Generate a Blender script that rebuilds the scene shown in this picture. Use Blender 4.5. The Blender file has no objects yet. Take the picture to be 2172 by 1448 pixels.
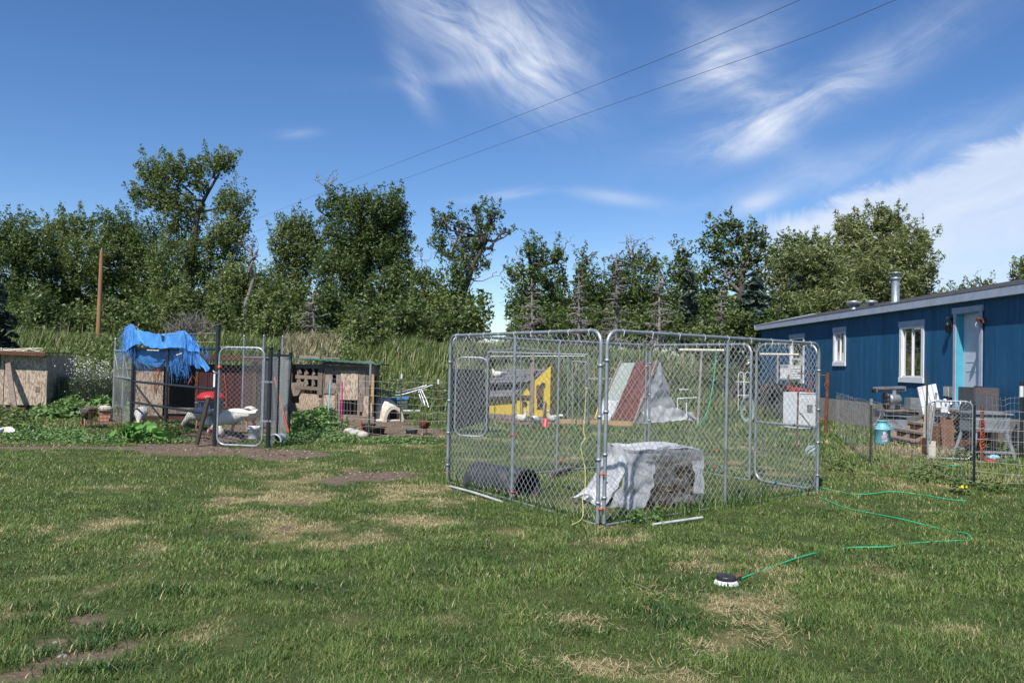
import bpy, math, random
import numpy as np
from mathutils import Vector, Matrix, noise
rng=np.random.default_rng(7); random.seed(7)
S=bpy.context.scene; COL=S.collection; R_=math.radians
# ---------------- camera ----------------
FPX=1761.; CX,CY=1086.,724.; CAMZ=1.5
PITCH=R_(1.515); ROLL=R_(1.32)
fw=np.array([0,math.cos(PITCH),math.sin(PITCH)]); r0=np.array([1.,0,0]); u0=np.cross(r0,fw)
rt=r0*math.cos(ROLL)+u0*math.sin(ROLL); up=-r0*math.sin(ROLL)+u0*math.cos(ROLL)
CP=np.array([0,0,CAMZ])
cd=bpy.data.cameras.new('camera'); cam=bpy.data.objects.new('camera',cd); COL.objects.link(cam)
cd.sensor_width=36; cd.lens=36*FPX/2172; cd.clip_start=.05; cd.clip_end=4000
M=Matrix(((rt[0],up[0],-fw[0],0),(rt[1],up[1],-fw[1],0),(rt[2],up[2],-fw[2],CAMZ),(0,0,0,1)))
cam.matrix_world=M; S.camera=cam
# ---------------- sun + sky ----------------
SUN=Vector((-.30,-.72,1.0)).normalized()
sl=bpy.data.lights.new('sun','SUN'); sl.energy=4.9; sl.angle=R_(.53); sl.color=(1,.965,.90)
so=bpy.data.objects.new('sun',sl); COL.objects.link(so); so.rotation_euler=SUN.to_track_quat('Z','Y').to_euler(); so.location=(0,0,30)
S.view_settings.view_transform='Standard'; S.view_settings.look='None'; S.view_settings.gamma=1; S.view_settings.exposure=0.42
S.view_settings.use_curve_mapping=False
w=bpy.data.worlds.new('World'); S.world=w; w.use_nodes=True
class NT:
    def __init__(s,nt): s.nt=nt; nt.nodes.clear()
    def n(s,t,ins=None,**kw):
        nd=s.nt.nodes.new(t)
        for k,v in kw.items(): setattr(nd,k,v)
        for k,v in (ins or {}).items():
            sk=nd.inputs[k]
            if isinstance(v,bpy.types.NodeSocket): s.nt.links.new(v,sk)
            elif isinstance(v,bpy.types.Node): s.nt.links.new(v.outputs[0],sk)
            else:
                if hasattr(sk.default_value,'__len__') and hasattr(v,'__len__') and len(sk.default_value)==4 and len(v)==3: v=(*v,1)
                sk.default_value=v
        return nd
    def m(s,op,a,b=0.,c=0.,clamp=False):
        nd=s.nt.nodes.new('ShaderNodeMath'); nd.operation=op; nd.use_clamp=clamp
        for i,v in enumerate((a,b,c)):
            if isinstance(v,(int,float)): nd.inputs[i].default_value=v
            else: s.nt.links.new(v if isinstance(v,bpy.types.NodeSocket) else v.outputs[0],nd.inputs[i])
        return nd.outputs[0]
    def mix(s,f,a,b):
        nd=s.nt.nodes.new('ShaderNodeMix'); nd.data_type='RGBA'
        for sk,v in ((nd.inputs[0],f),(nd.inputs[6],a),(nd.inputs[7],b)):
            if isinstance(v,bpy.types.NodeSocket): s.nt.links.new(v,sk)
            elif isinstance(v,(int,float)): sk.default_value=v
            else: sk.default_value=(*v[:3],1)
        return nd.outputs[2]
    def noise(s,vec,scale,detail=4,rough=.55,dist=0.):
        return s.n('ShaderNodeTexNoise',{'Vector':vec,'Scale':scale,'Detail':detail,'Roughness':rough,'Distortion':dist}).outputs[0]
    def ramp(s,f,a,b): return s.n('ShaderNodeMapRange',{'Value':f,'From Min':a,'From Max':b},clamp=True,interpolation_type='SMOOTHSTEP').outputs[0]
    def xyz(s,x,y,z=0.):
        nd=s.nt.nodes.new('ShaderNodeCombineXYZ')
        for i,v in enumerate((x,y,z)):
            if isinstance(v,(int,float)): nd.inputs[i].default_value=v
            else: s.nt.links.new(v,nd.inputs[i])
        return nd.outputs[0]
t=NT(w.node_tree)
SUNEL=math.asin(SUN.z); SUNROT=math.atan2(SUN.x,SUN.y)
sky=t.n('ShaderNodeTexSky',sky_type='NISHITA',sun_disc=False,sun_elevation=SUNEL,sun_rotation=SUNROT,altitude=1400.,air_density=1.0,dust_density=.15,ozone_density=3.0)
tc=t.n('ShaderNodeTexCoord'); sp=t.n('ShaderNodeSeparateXYZ',{0:tc.outputs['Generated']})
az=t.m('ARCTAN2',sp.outputs[0],sp.outputs[1])
hh=t.m('SQRT',t.m('ADD',t.m('MULTIPLY',sp.outputs[0],sp.outputs[0]),t.m('MULTIPLY',sp.outputs[1],sp.outputs[1])))
el=t.m('ARCTAN2',sp.outputs[2],hh)
def rot(th,ca=0.,ce=0.):
    a=t.m('SUBTRACT',az,ca); e=t.m('SUBTRACT',el,ce); c,s_=math.cos(th),math.sin(th)
    u=t.m('ADD',t.m('MULTIPLY',a,c),t.m('MULTIPLY',e,s_)); v=t.m('SUBTRACT',t.m('MULTIPLY',e,c),t.m('MULTIPLY',a,s_)); return u,v
def blob(ca,ce,su,sv,th):
    u,v=rot(th,ca,ce); u=t.m('DIVIDE',u,su); v=t.m('DIVIDE',v,sv)
    return t.m('EXPONENT',t.m('MULTIPLY',t.m('ADD',t.m('MULTIPLY',u,u),t.m('MULTIPLY',v,v)),-1.))
wn=t.n('ShaderNodeTexNoise',{'Vector':t.xyz(az,el,2.7),'Scale':3.2,'Detail':3.,'Roughness':.5}).outputs['Color']; ws=t.n('ShaderNodeSeparateXYZ',{0:wn})
def streak(th,su,sv,seed,detail=9.,dist=.6,rough=.62):
    u,v=rot(th); u=t.m('ADD',u,t.m('MULTIPLY',t.m('SUBTRACT',ws.outputs[0],.5),.14)); v=t.m('ADD',v,t.m('MULTIPLY',t.m('SUBTRACT',ws.outputs[1],.5),.14)); return t.noise(t.xyz(t.m('MULTIPLY',u,su),t.m('MULTIPLY',v,sv),seed),1.,detail,rough,dist)
def pxa(x): return math.atan((x-1086)/FPX)
def pxe(x,y): return math.atan((771+.023*(x-1086)-y)/FPX*math.cos(pxa(x)))
def B(x,y,rx,ry,deg): return blob(pxa(x),pxe(x,y),rx/FPX,ry/FPX,R_(deg))
def add(*a):
    o=a[0]
    for b in a[1:]: o=t.m('ADD',o,b)
    return o
nA=streak(R_(-36),6,26,1.3,dist=1.0,rough=.64); nA=t.m('ADD',t.m('MULTIPLY',nA,.6),t.m('MULTIPLY',streak(R_(-58),7,18,3.3,dist=1.2),.4)); nB=streak(R_(20),6,26,4.1,dist=1.0,rough=.64); nB=t.m('ADD',t.m('MULTIPLY',nB,.6),t.m('MULTIPLY',streak(R_(-10),7,16,8.3,dist=1.2),.4)); nC=streak(R_(12),3.,14,7.7,dist=.8); nF=streak(R_(8),5,40,9.3)
fine=t.noise(t.xyz(az,el,.0),14.,8.,.65,1.2)
mA=add(t.m('MULTIPLY',B(1010,60,230,75,-35),1.0),t.m('MULTIPLY',B(1130,100,110,90,-70),.85),t.m('MULTIPLY',B(900,40,150,50,-30),.5),t.m('MULTIPLY',B(860,165,65,24,-55),.8),t.m('MULTIPLY',B(1010,150,190,18,8),.45))
cA=t.m('MULTIPLY',t.ramp(nA,.27,.74),mA)
mB=add(t.m('MULTIPLY',B(1530,120,110,60,30),1.0),t.m('MULTIPLY',B(1570,185,150,40,-50),.8),t.m('MULTIPLY',B(1640,235,200,38,18),.95),t.m('MULTIPLY',B(1580,310,90,28,15),.9),t.m('MULTIPLY',B(1850,130,230,45,24),.5),t.m('MULTIPLY',B(1850,340,320,40,14),.5))
cB=t.m('MULTIPLY',t.ramp(nB,.27,.74),mB)
mD=add(t.m('MULTIPLY',B(1060,412,80,10,8),.55),t.m('MULTIPLY',B(1300,418,90,14,-8),.6),t.m('MULTIPLY',B(615,280,42,10,8),.3),t.m('MULTIPLY',B(1600,430,52,18,18),.9),t.m('MULTIPLY',B(1390,525,180,12,8),.35))
cD=t.m('MULTIPLY',t.ramp(nF,.28,.62),mD)
# bank: between a rising upper edge and a soft lower edge
uC,vC=rot(R_(17),pxa(1640),pxe(1640,470)); vC=t.m('ADD',vC,t.m('MULTIPLY',t.m('SUBTRACT',fine,.5),.045))
edge=t.ramp(vC,.010,-.012); low=t.ramp(vC,-.20,-.085); lef=t.ramp(az,pxa(1560),pxa(1690)); rgt=t.ramp(az,1.6,1.0)
cC=t.m('MULTIPLY',t.m('MULTIPLY',edge,low),t.m('MULTIPLY',t.m('MULTIPLY',lef,rgt),t.m('ADD',t.m('MULTIPLY',t.ramp(nC,.22,.62),.3),.7)))
hz=t.m('MULTIPLY',t.m('MULTIPLY',t.ramp(el,.19,.0),t.ramp(nC,.36,.62)),.22)
gen=t.m('MULTIPLY',t.m('MULTIPLY',t.ramp(nB,.55,.8),t.ramp(t.m('ABSOLUTE',az),.8,1.4)),t.m('MULTIPLY',t.ramp(el,.02,.3),.5))
tot=t.m('MINIMUM',add(t.m('MULTIPLY',cA,.70),t.m('MULTIPLY',cB,.66),t.m('MULTIPLY',cD,.6),t.m('MULTIPLY',cC,.80),hz,gen),.96)
SKYS=.115
hs=t.n('ShaderNodeHueSaturation',{'Saturation':1.2,'Hue':.506,'Value':.90,'Color':sky.outputs[0]})
col=t.mix(tot,hs.outputs[0],(5.3,5.7,6.5))
bg=t.n('ShaderNodeBackground',{'Color':col,'Strength':SKYS}); t.n('ShaderNodeOutputWorld',{'Surface':bg.outputs[0]})
# ---------------- placing helpers ----------------
def ray(x,y): return fw+rt*(x-CX)/FPX-up*(y-CY)/FPX
def G(x,y,z=0.):
    v=ray(x,y); q=CP+v*(z-CAMZ)/v[2]; return Vector(q)
def D(x,y,d):
    v=ray(x,y); return Vector(CP+v*d/v[1])
# ---------------- value noise ----------------
_tab=np.random.default_rng(3).random((256,256))
def vn(x,y):
    xi=np.floor(x).astype(int); yi=np.floor(y).astype(int); fx=x-xi; fy=y-yi
    fx=fx*fx*(3-2*fx); fy=fy*fy*(3-2*fy); a=lambda i,j:_tab[(xi+i)&255,(yi+j)&255]
    return (a(0,0)*(1-fx)+a(1,0)*fx)*(1-fy)+(a(0,1)*(1-fx)+a(1,1)*fx)*fy
def fbm(x,y,o=4):
    s=0;a=.5;n=0
    for i in range(o): s=s+a*vn(x+i*17.3,y+i*9.1); n+=a; a*=.5; x=x*2.03; y=y*2.03
    return s/n
def sstep(a,b,x): t_=np.clip((x-a)/(b-a),0,1); return t_*t_*(3-2*t_)
def hgt(x,y):
    x=np.asarray(x,float); y=np.asarray(y,float)
    w_=(1-sstep(5.5,9.,x)*(1-sstep(33,37,y)))
    toe=23.6+.8*(vn(x*.3+5,y*0+2)-.5)
    b=sstep(toe,toe+6.6,y)*1.85*w_ + sstep(toe,toe+6,y)*w_*(fbm(x*.25+3,y*.25)-.5)*.5
    return b-.5*sstep(33,44,y)*w_+(fbm(x*.6,y*.6,3)-.5)*.05*sstep(4,7,y)
def hz_(x,y): return float(hgt(x,y))
# lawn wear: (px x, px y, rx px, ry px, strength)
BARE=[(790,1008,105,12,1.2),(700,1022,50,8,.7),(200,950,260,4,.75),(500,957,170,9,1.25),(600,968,90,8,.8),(80,950,100,4,.8),(520,915,85,30,1.5),(400,930,70,12,1.0),(830,915,125,12,1.4),(800,898,90,10,1.2),
 (180,1312,55,16,1.25),(110,1365,70,16,1.2),(150,1400,80,20,1.4),(250,1330,60,10,1.0),(40,1440,80,15,.9),(270,1372,60,10,.9),(470,1062,30,8,.8),(640,1065,40,8,.8),(480,1222,20,4,.9),(1300,888,95,5,.9),(1100,893,70,9,1.0),(1850,950,80,7,.9),(1990,965,90,9,1.0),(2090,972,80,9,1.0),(1640,953,60,4,.7),(240,895,35,8,1.2),(620,1115,50,14,.45),(330,935,60,7,1.0),(1540,1250,30,10,.5)]
DRY=[(480,1062,45,14,.8),(640,1062,60,16,.9),(620,1115,50,22,.8),(900,1045,90,22,.7),(880,1110,110,20,.55),(740,1130,80,25,.4),(150,1130,260,40,.45),(600,1170,200,40,.4),(330,1240,260,40,.35),(1480,1210,55,12,1.),(1380,1262,60,16,.9),(1560,1290,80,30,1.2),(1600,1340,75,30,1.2),(1480,1380,60,20,.8),(1200,1415,160,25,.9),(1220,1320,120,20,.7),(1250,1170,250,30,.3),(1400,1430,150,20,.5),(1900,960,120,20,.5),(1850,1000,120,20,.35),(2080,1330,90,20,.25),(720,1000,200,30,.4),(560,1060,160,60,.3),(100,1420,120,30,.4),(1560,960,200,40,.25),(1430,1130,200,25,.25),(1780,1220,140,20,.25)]
def wear(lst,x,y):
    o=np.zeros_like(x)
    for (px,py,rx,ry,s) in lst:
        c=G(px,py); d=c.y; a=rx*d/FPX; b=max(ry*d*d/(CAMZ*FPX),.08)
        o+=s*np.exp(-(((x-c.x)/a)**2+((y-c.y)/b)**2))
    return o
def masks(x,y):
    n1=fbm(x*1.1,y*1.1,5); n2=fbm(x*3.1+40,y*3.1,4)
    bare=sstep(.45,.75,wear(BARE,x,y)+(n2-.5)*1.1+(n1-.5)*.25)
    dry=np.clip(wear(DRY,x,y)*(.12+1.25*sstep(.38,.64,fbm(x*4.3+7,y*4.3,3)))+(n1-.5)*1.5+(n2-.5)*1.5-.13,0,1.2)
    far=(y>12.5)&(y<15)
    return bare,np.clip(dry,0,1)
# ---------------- materials ----------------
MATS={}
def mat(name,c,c2=None,rough=.7,metal=0.,scale=8.,bump=0.,stretch=(1,1,1),rnd=.0,c3=None,s3=2.,lo=.35,hi=.65,spec=.4,bscale=None,alpha=None,trans=0.,coat=0.):
    m=bpy.data.materials.new(name); m.use_nodes=True; t=NT(m.node_tree); MATS[name]=m
    tc=t.n('ShaderNodeTexCoord'); oi=t.n('ShaderNodeObjectInfo')
    mp=t.n('ShaderNodeMapping',{'Vector':tc.outputs['Object'],'Scale':stretch}).outputs[0]
    off=t.n('ShaderNodeVectorMath',{0:mp,1:t.xyz(t.m('MULTIPLY',oi.outputs['Random'],13.),t.m('MULTIPLY',oi.outputs['Random'],7.),0.)},operation='ADD').outputs[0] if rnd else mp
    nz=t.noise(off,scale,6,.6)
    colr=t.mix(t.ramp(nz,lo,hi),c,c2 or tuple(v*.8 for v in c))
    if c3: colr=t.mix(t.ramp(t.noise(off,s3,7,.68,.5),.52,.68),colr,c3)
    if rnd:
        k=t.m('ADD',t.m('MULTIPLY',oi.outputs['Random'],rnd),1-rnd/2)
        colr=t.n('ShaderNodeVectorMath',{0:colr,1:t.xyz(k,k,k)},operation='MULTIPLY').outputs[0]
    ins={'Base Color':colr,'Roughness':t.m('ADD',rough-.08,t.m('MULTIPLY',nz,.16)),'Metallic':metal,'Specular IOR Level':spec,'Coat Weight':coat}
    if bump: ins['Normal']=t.n('ShaderNodeBump',{'Strength':bump,'Distance':.01,'Height':t.noise(off,bscale or scale*3,5,.6)}).outputs[0]
    p=t.n('ShaderNodeBsdfPrincipled',ins); out=p.outputs[0]
    if trans: out=t.n('ShaderNodeMixShader',{0:trans,1:out,2:t.n('ShaderNodeBsdfTranslucent',{'Color':colr}).outputs[0]}).outputs[0]
    if alpha is not None:
        a=t.m('ADD',alpha-.12,t.m('MULTIPLY',t.noise(mp,scale*.6,4),.24))
        out=t.n('ShaderNodeMixShader',{0:a,1:t.n('ShaderNodeBsdfTransparent').outputs[0],2:out}).outputs[0]
    t.n('ShaderNodeOutputMaterial',{'Surface':out}); return m
def leafmat(name,c1,c2,c3,tr=.3,rough=.45,spec=.35,big=.5):
    m=bpy.data.materials.new(name); m.use_nodes=True; t=NT(m.node_tree); MATS[name]=m
    g=t.n('ShaderNodeNewGeometry'); a=t.n('ShaderNodeAttribute',attribute_name='rnd').outputs['Fac']
    b=t.n('ShaderNodeAttribute',attribute_name='dry').outputs['Fac']
    nz=t.noise(g.outputs['Position'],big,5,.6)
    col=t.mix(t.ramp(t.m('ADD',t.m('MULTIPLY',nz,.9),t.m('MULTIPLY',a,.35)),.42,.80),c1,c2)
    fac=t.ramp(t.m('ADD',b,t.m('MULTIPLY',a,.22)),.35,.85)
    col=t.mix(fac,col,c3)
    p=t.n('ShaderNodeBsdfPrincipled',{'Base Color':col,'Roughness':rough,'Specular IOR Level':spec})
    tl=t.n('ShaderNodeBsdfTranslucent',{'Color':col})
    t.n('ShaderNodeOutputMaterial',{'Surface':t.n('ShaderNodeMixShader',{0:tr,1:p.outputs[0],2:tl.outputs[0]}).outputs[0]}); return m
galv=mat('galvanised steel',(.36,.39,.41),(.27,.30,.32),rough=.45,metal=.55,scale=14,bump=.1,spec=.5,c3=(.22,.22,.21),s3=3)
wirem=mat('zinc wire',(.60,.61,.60),(.50,.51,.50),rough=.45,metal=.3,scale=30)
wired=mat('dull fence wire',(.42,.42,.41),(.36,.31,.26),rough=.6,metal=.2,scale=4)
greenw=mat('green wire',(.05,.13,.10),(.04,.1,.08),rough=.6)
blackp=mat('black painted steel',(.012,.016,.020),(.022,.026,.03),rough=.4,scale=9,spec=.5)
rust=mat('rusty steel',(.16,.065,.035),(.07,.035,.025),rough=.85,scale=14,bump=.3,c3=(.22,.11,.06),s3=7)
tgreen=mat('green post paint',(.035,.07,.045),(.06,.05,.035),rough=.6,scale=12,c3=(.15,.07,.04),s3=5)
zincw=mat('white post tip',(.65,.65,.62),(.5,.5,.48),rough=.5)
osb=mat('strand board',(.50,.41,.32),(.27,.195,.14),rough=.8,scale=10,stretch=(2.6,2.6,.9),bump=.35,c3=(.20,.13,.09),s3=13,lo=.42,hi=.58)
osbg=mat('pale strand board',(.36,.40,.35),(.24,.29,.26),rough=.8,scale=12,stretch=(2,2,1),bump=.35,c3=(.3,.33,.3),s3=16)
wood=mat('weathered wood',(.27,.22,.185),(.17,.135,.11),rough=.85,scale=9,stretch=(4,4,.7),bump=.4,rnd=.5,c3=(.12,.09,.07),s3=9)
woodh=mat('weathered plank wood',(.26,.20,.165),(.15,.12,.10),rough=.85,scale=9,stretch=(.9,4,5),bump=.4,rnd=.4,c3=(.13,.10,.08),s3=9)
wooddark=mat('dark stained wood',(.11,.045,.022),(.07,.03,.015),rough=.75,scale=7,stretch=(.7,3,3),bump=.3,rnd=.3)
woodnew=mat('new timber',(.42,.27,.13),(.34,.21,.10),rough=.7,scale=8,stretch=(.6,3,3),bump=.2)
maroon=mat('maroon metal sheet',(.135,.044,.038),(.105,.036,.032),rough=.75,scale=5,bump=.05,c3=(.17,.075,.065),s3=3,spec=.15)
maroonb=mat('dull maroon boards',(.075,.026,.025),(.055,.02,.02),rough=.8,rnd=.2,spec=.2)
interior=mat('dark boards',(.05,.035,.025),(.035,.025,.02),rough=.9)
corr=mat('green roofing sheet',(.07,.19,.16),(.05,.14,.12),rough=.5,metal=.2)
white=mat('white enamel',(.74,.75,.76),(.66,.67,.68),rough=.35,scale=5,c3=(.55,.5,.44),s3=3)
greypvc=mat('weathered grey pvc',(.46,.47,.48),(.36,.37,.38),rough=.5,scale=6,c3=(.3,.3,.27),s3=6)
whitep=mat('white plastic',(.72,.73,.75),(.62,.63,.66),rough=.4,scale=5,c3=(.5,.48,.44),s3=4)
cream=mat('cream plastic',(.66,.60,.50),(.56,.50,.41),rough=.5,scale=6,c3=(.42,.36,.28),s3=4)
browncan=mat('brown plastic shell',(.11,.085,.065),(.09,.07,.055),rough=.55)
blackpl=mat('black plastic',(.02,.02,.022),(.035,.035,.037),rough=.45,scale=10,bump=.15,c3=(.06,.06,.06),s3=4)
rubber=mat('black rubber',(.022,.022,.022),(.04,.038,.035),rough=.8,scale=15,bump=.2)
greypl=mat('grey green plastic',(.10,.13,.12),(.08,.1,.1),rough=.6)
redpl=mat('red plastic lid',(.50,.03,.04),(.42,.025,.03),rough=.4)
bluepl=mat('slate blue plastic',(.17,.21,.30),(.13,.17,.25),rough=.45)
bluet=mat('bright blue plastic',(.05,.25,.62),(.04,.2,.5),rough=.45)
orange=mat('orange plastic',(.50,.085,.035),(.40,.07,.03),rough=.55)
pink=mat('pink painted rod',(.55,.03,.15),(.45,.02,.2),rough=.5,c3=(.3,.05,.4),s3=6)
lblue=mat('pale blue painted rod',(.22,.52,.60),(.15,.42,.5),rough=.5,c3=(.55,.6,.6),s3=9)
yellowr=mat('yellow rope',(.62,.58,.22),(.5,.46,.15),rough=.8)
creamr=mat('cream rope',(.6,.56,.42),(.5,.46,.33),rough=.85)
greenh=mat('green hose rubber',(.025,.42,.20),(.025,.34,.16),rough=.4)
tarp=mat('blue tarpaulin',(.06,.24,.62),(.09,.31,.72),rough=.42,scale=6,bump=.35,bscale=34,trans=.2,c3=(.13,.36,.74),s3=6)
plast=mat('clear plastic sheeting',(.78,.79,.82),(.66,.67,.72),rough=.18,scale=5,bump=.9,bscale=11,alpha=.72,trans=.35,spec=.6)
plastd=mat('milky plastic sheeting',(.80,.80,.82),(.70,.71,.74),rough=.25,scale=5,bump=.8,bscale=9,alpha=.93,trans=.3,spec=.5)
thinpl=mat('thin clear plastic',(.75,.76,.79),(.6,.61,.66),rough=.15,scale=6,bump=.6,bscale=12,alpha=.27,trans=.3,spec=.8)
hay=mat('brown hay',(.20,.135,.075),(.11,.07,.04),rough=.95,scale=10,stretch=(6,6,1),bump=1.,bscale=25,c3=(.30,.21,.12),s3=18)
siding=mat('blue painted siding',(.012,.090,.190),(.010,.074,.165),rough=.55,scale=4,stretch=(4,4,.4),bump=.3,rnd=.28,c3=(.022,.115,.215),s3=2.2)
trim=mat('grey lavender trim',(.37,.41,.50),(.33,.37,.46),rough=.6,scale=5,c3=(.3,.33,.38),s3=5)
vinyl=mat('white vinyl',(.74,.74,.76),(.68,.68,.7),rough=.45,scale=6)
cyan=mat('turquoise paint',(.075,.37,.48),(.065,.33,.44),rough=.5,scale=6)
slabm=mat('pale grey door paint',(.50,.54,.60),(.46,.50,.56),rough=.5,scale=4)
skirt=mat('grey rendered skirting',(.30,.285,.27),(.24,.225,.21),rough=.9,scale=3,bump=.4,bscale=30,c3=(.19,.165,.13),s3=1.8)
shing=mat('grey asphalt shingles',(.15,.145,.15),(.105,.10,.105),rough=.95,scale=9,stretch=(1,1,1),bump=.8,bscale=40,rnd=.2)
curt=mat('rust brown curtain',(.32,.12,.06),(.24,.09,.045),rough=.9,scale=9,stretch=(6,6,.5))
toolgrey=mat('grey machine enamel',(.26,.29,.33),(.2,.22,.26),rough=.5,metal=.2,scale=7,c3=(.17,.12,.09),s3=5)
cabgrey=mat('dark grey cabinet steel',(.085,.09,.105),(.07,.075,.09),rough=.55,c3=(.18,.09,.05),s3=3)
teal=mat('turquoise enamel',(.15,.46,.52),(.12,.40,.46),rough=.4,c3=(.42,.30,.38),s3=4,lo=.3,hi=.7)
redtr=mat('faded red tractor paint',(.40,.045,.03),(.3,.035,.025),rough=.55,scale=7,c3=(.15,.07,.05),s3=5)
yel=mat('yellow paint',(.62,.44,.030),(.55,.38,.025),rough=.6,scale=7,bump=.15,c3=(.45,.33,.06),s3=5)
stone=mat('pale stone',(.45,.42,.38),(.34,.31,.27),rough=.9,scale=9,bump=.5)
brickm=mat('old brick',(.35,.17,.11),(.28,.14,.10),rough=.9,scale=12,bump=.3,rnd=.4)
feather=mat('white feathers',(.74,.71,.66),(.62,.58,.52),rough=.85,scale=14,stretch=(1,3,3),bump=1.,bscale=45,c3=(.48,.43,.36),s3=9)
dkfeather=mat('bronze feathers',(.055,.04,.03),(.10,.075,.055),rough=.6,scale=18,bump=.5,c3=(.45,.42,.36),s3=9)
redfeather=mat('chestnut feathers',(.13,.035,.015),(.07,.02,.01),rough=.6,scale=14,bump=.4)
wattle=mat('red wattle skin',(.55,.06,.06),(.45,.12,.13),rough=.55)
horn=mat('pinkish horn',(.55,.33,.20),(.5,.28,.16),rough=.6)
bark=mat('cottonwood bark',(.085,.072,.06),(.05,.043,.036),rough=.95,scale=6,stretch=(3,3,.6),bump=.6)
dead=mat('bleached dead wood',(.23,.205,.185),(.15,.13,.12),rough=.95,scale=9,rnd=.3)
polem=mat('brown pole timber',(.32,.175,.085),(.24,.125,.06),rough=.85,scale=5,stretch=(4,4,.3),bump=.3)
cable=mat('cable grey',(.06,.065,.08),(.05,.055,.07),rough=.6)
net=mat('black shade cloth',(.008,.008,.010),(.014,.014,.016),rough=.95,scale=20,alpha=.95,spec=.1)
glass=bpy.data.materials.new('window glass'); glass.use_nodes=True; t=NT(glass.node_tree)
fr=t.n('ShaderNodeFresnel',{'IOR':1.5}).outputs[0]
t.n('ShaderNodeOutputMaterial',{'Surface':t.n('ShaderNodeMixShader',{0:t.m('MULTIPLY',fr,.55,clamp=True),1:t.n('ShaderNodeBsdfTransparent',{'Color':(.6,.62,.6)}).outputs[0],2:t.n('ShaderNodeBsdfGlossy',{'Roughness':.03,'Color':(.9,.9,.9)}).outputs[0]}).outputs[0]})
# ground material
gm=bpy.data.materials.new('lawn soil and turf'); gm.use_nodes=True; t=NT(gm.node_tree)
g=t.n('ShaderNodeNewGeometry').outputs['Position']; bare=t.n('ShaderNodeAttribute',attribute_name='bare').outputs['Fac']; dry=t.n('ShaderNodeAttribute',attribute_name='dry').outputs['Fac']; brm=t.n('ShaderNodeAttribute',attribute_name='berm').outputs['Fac']
n1=t.noise(g,.8,6,.6); n2=t.noise(g,22.,5,.7); n3=t.noise(g,90.,3,.7)
grn=t.mix(t.ramp(n1,.35,.65),(.075,.098,.030),(.055,.078,.024)); grn=t.mix(t.ramp(n2,.4,.65),grn,(.075,.088,.028))
grn=t.mix(t.m('MULTIPLY',dry,.8),grn,(.25,.20,.095)); grn=t.mix(brm,grn,(.085,.105,.035))
soil=t.mix(t.ramp(n2,.35,.65),(.125,.088,.063),(.20,.150,.112)); soil=t.mix(t.ramp(n3,.62,.72),soil,(.42,.36,.27))
colr=t.mix(bare,grn,soil)
t.n('ShaderNodeOutputMaterial',{'Surface':t.n('ShaderNodeBsdfPrincipled',{'Base Color':colr,'Roughness':.95,'Specular IOR Level':.15,'Normal':t.n('ShaderNodeBump',{'Strength':.9,'Distance':.03,'Height':t.m('ADD',n2,t.m('MULTIPLY',n3,.5))}).outputs[0]}).outputs[0]})
lawnm=leafmat('lawn blades',(.040,.098,.022),(.138,.208,.045),(.50,.43,.23),tr=.3,rough=.5,spec=.35,big=1.3)
tallm=leafmat('tall field grass',(.090,.145,.036),(.165,.215,.060),(.42,.36,.22),tr=.25,big=.35)
cotm=leafmat('cottonwood leaves',(.088,.138,.036),(.190,.240,.070),(.26,.29,.17),tr=.42,rough=.45,big=.25)
cotd=leafmat('dark cottonwood leaves',(.068,.116,.031),(.140,.194,.056),(.20,.24,.13),tr=.42,rough=.45,big=.25)
wilm=leafmat('willow leaves',(.165,.205,.070),(.275,.305,.12),(.40,.38,.25),tr=.45,big=.3)
shrm=leafmat('shrub leaves',(.082,.134,.036),(.170,.224,.066),(.22,.24,.12),tr=.33,big=.4)
sprm=leafmat('spruce needles',(.040,.070,.048),(.095,.130,.10),(.12,.10,.08),tr=.08,rough=.6,big=.6)
weedm=leafmat('broad weed leaves',(.085,.17,.045),(.15,.25,.075),(.20,.24,.10),tr=.25,big=1.5)
squashm=leafmat('squash leaves',(.11,.25,.05),(.17,.33,.08),(.2,.28,.1),tr=.25,big=3)
flm=leafmat('grey green weed stems',(.10,.14,.07),(.16,.19,.11),(.24,.25,.18),tr=.2,big=1.5)
petal=mat('white petals',(.8,.8,.78),(.75,.75,.72),rough=.7,trans=.2)
# ---------------- mesh helpers ----------------
ORG={}
def fast(name,V,F,m,parent=None,attrs=None,smooth=False):
    V=np.asarray(V,np.float32); F=np.asarray(F,np.int32); k=F.shape[1]
    if parent is not None: V=V-np.array(ORG.get(parent.name,(0,0,0)),np.float32)
    me=bpy.data.meshes.new(name); me.vertices.add(len(V)); me.vertices.foreach_set('co',V.ravel())
    me.loops.add(F.size); me.loops.foreach_set('vertex_index',F.ravel()); me.polygons.add(len(F))
    me.polygons.foreach_set('loop_start',np.arange(0,F.size,k,dtype=np.int32))
    if smooth: me.polygons.foreach_set('use_smooth',np.ones(len(F),bool))
    for n_,a in (attrs or {}).items():
        at=me.attributes.new(n_,'FLOAT','POINT'); at.data.foreach_set('value',np.asarray(a,np.float32))
    me.materials.append(m); me.update(calc_edges=True); me.validate()
    o=bpy.data.objects.new(name,me); COL.objects.link(o)
    if parent is not None: o.parent=parent; ORG[o.name]=ORG.get(parent.name,(0,0,0))
    return o
def tag(o,label,cat=None,group=None,kind=None):
    if label: o['label']=label
    if cat: o['category']=cat
    if group: o['group']=group
    if kind: o['kind']=kind
    return o
def thing(name,label,cat,loc,group=None):
    o=bpy.data.objects.new(name,None); COL.objects.link(o); o.location=Vector(loc); o.empty_display_size=.1
    ORG[o.name]=tuple(loc); return tag(o,label,cat,group)
V3=Vector
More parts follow.
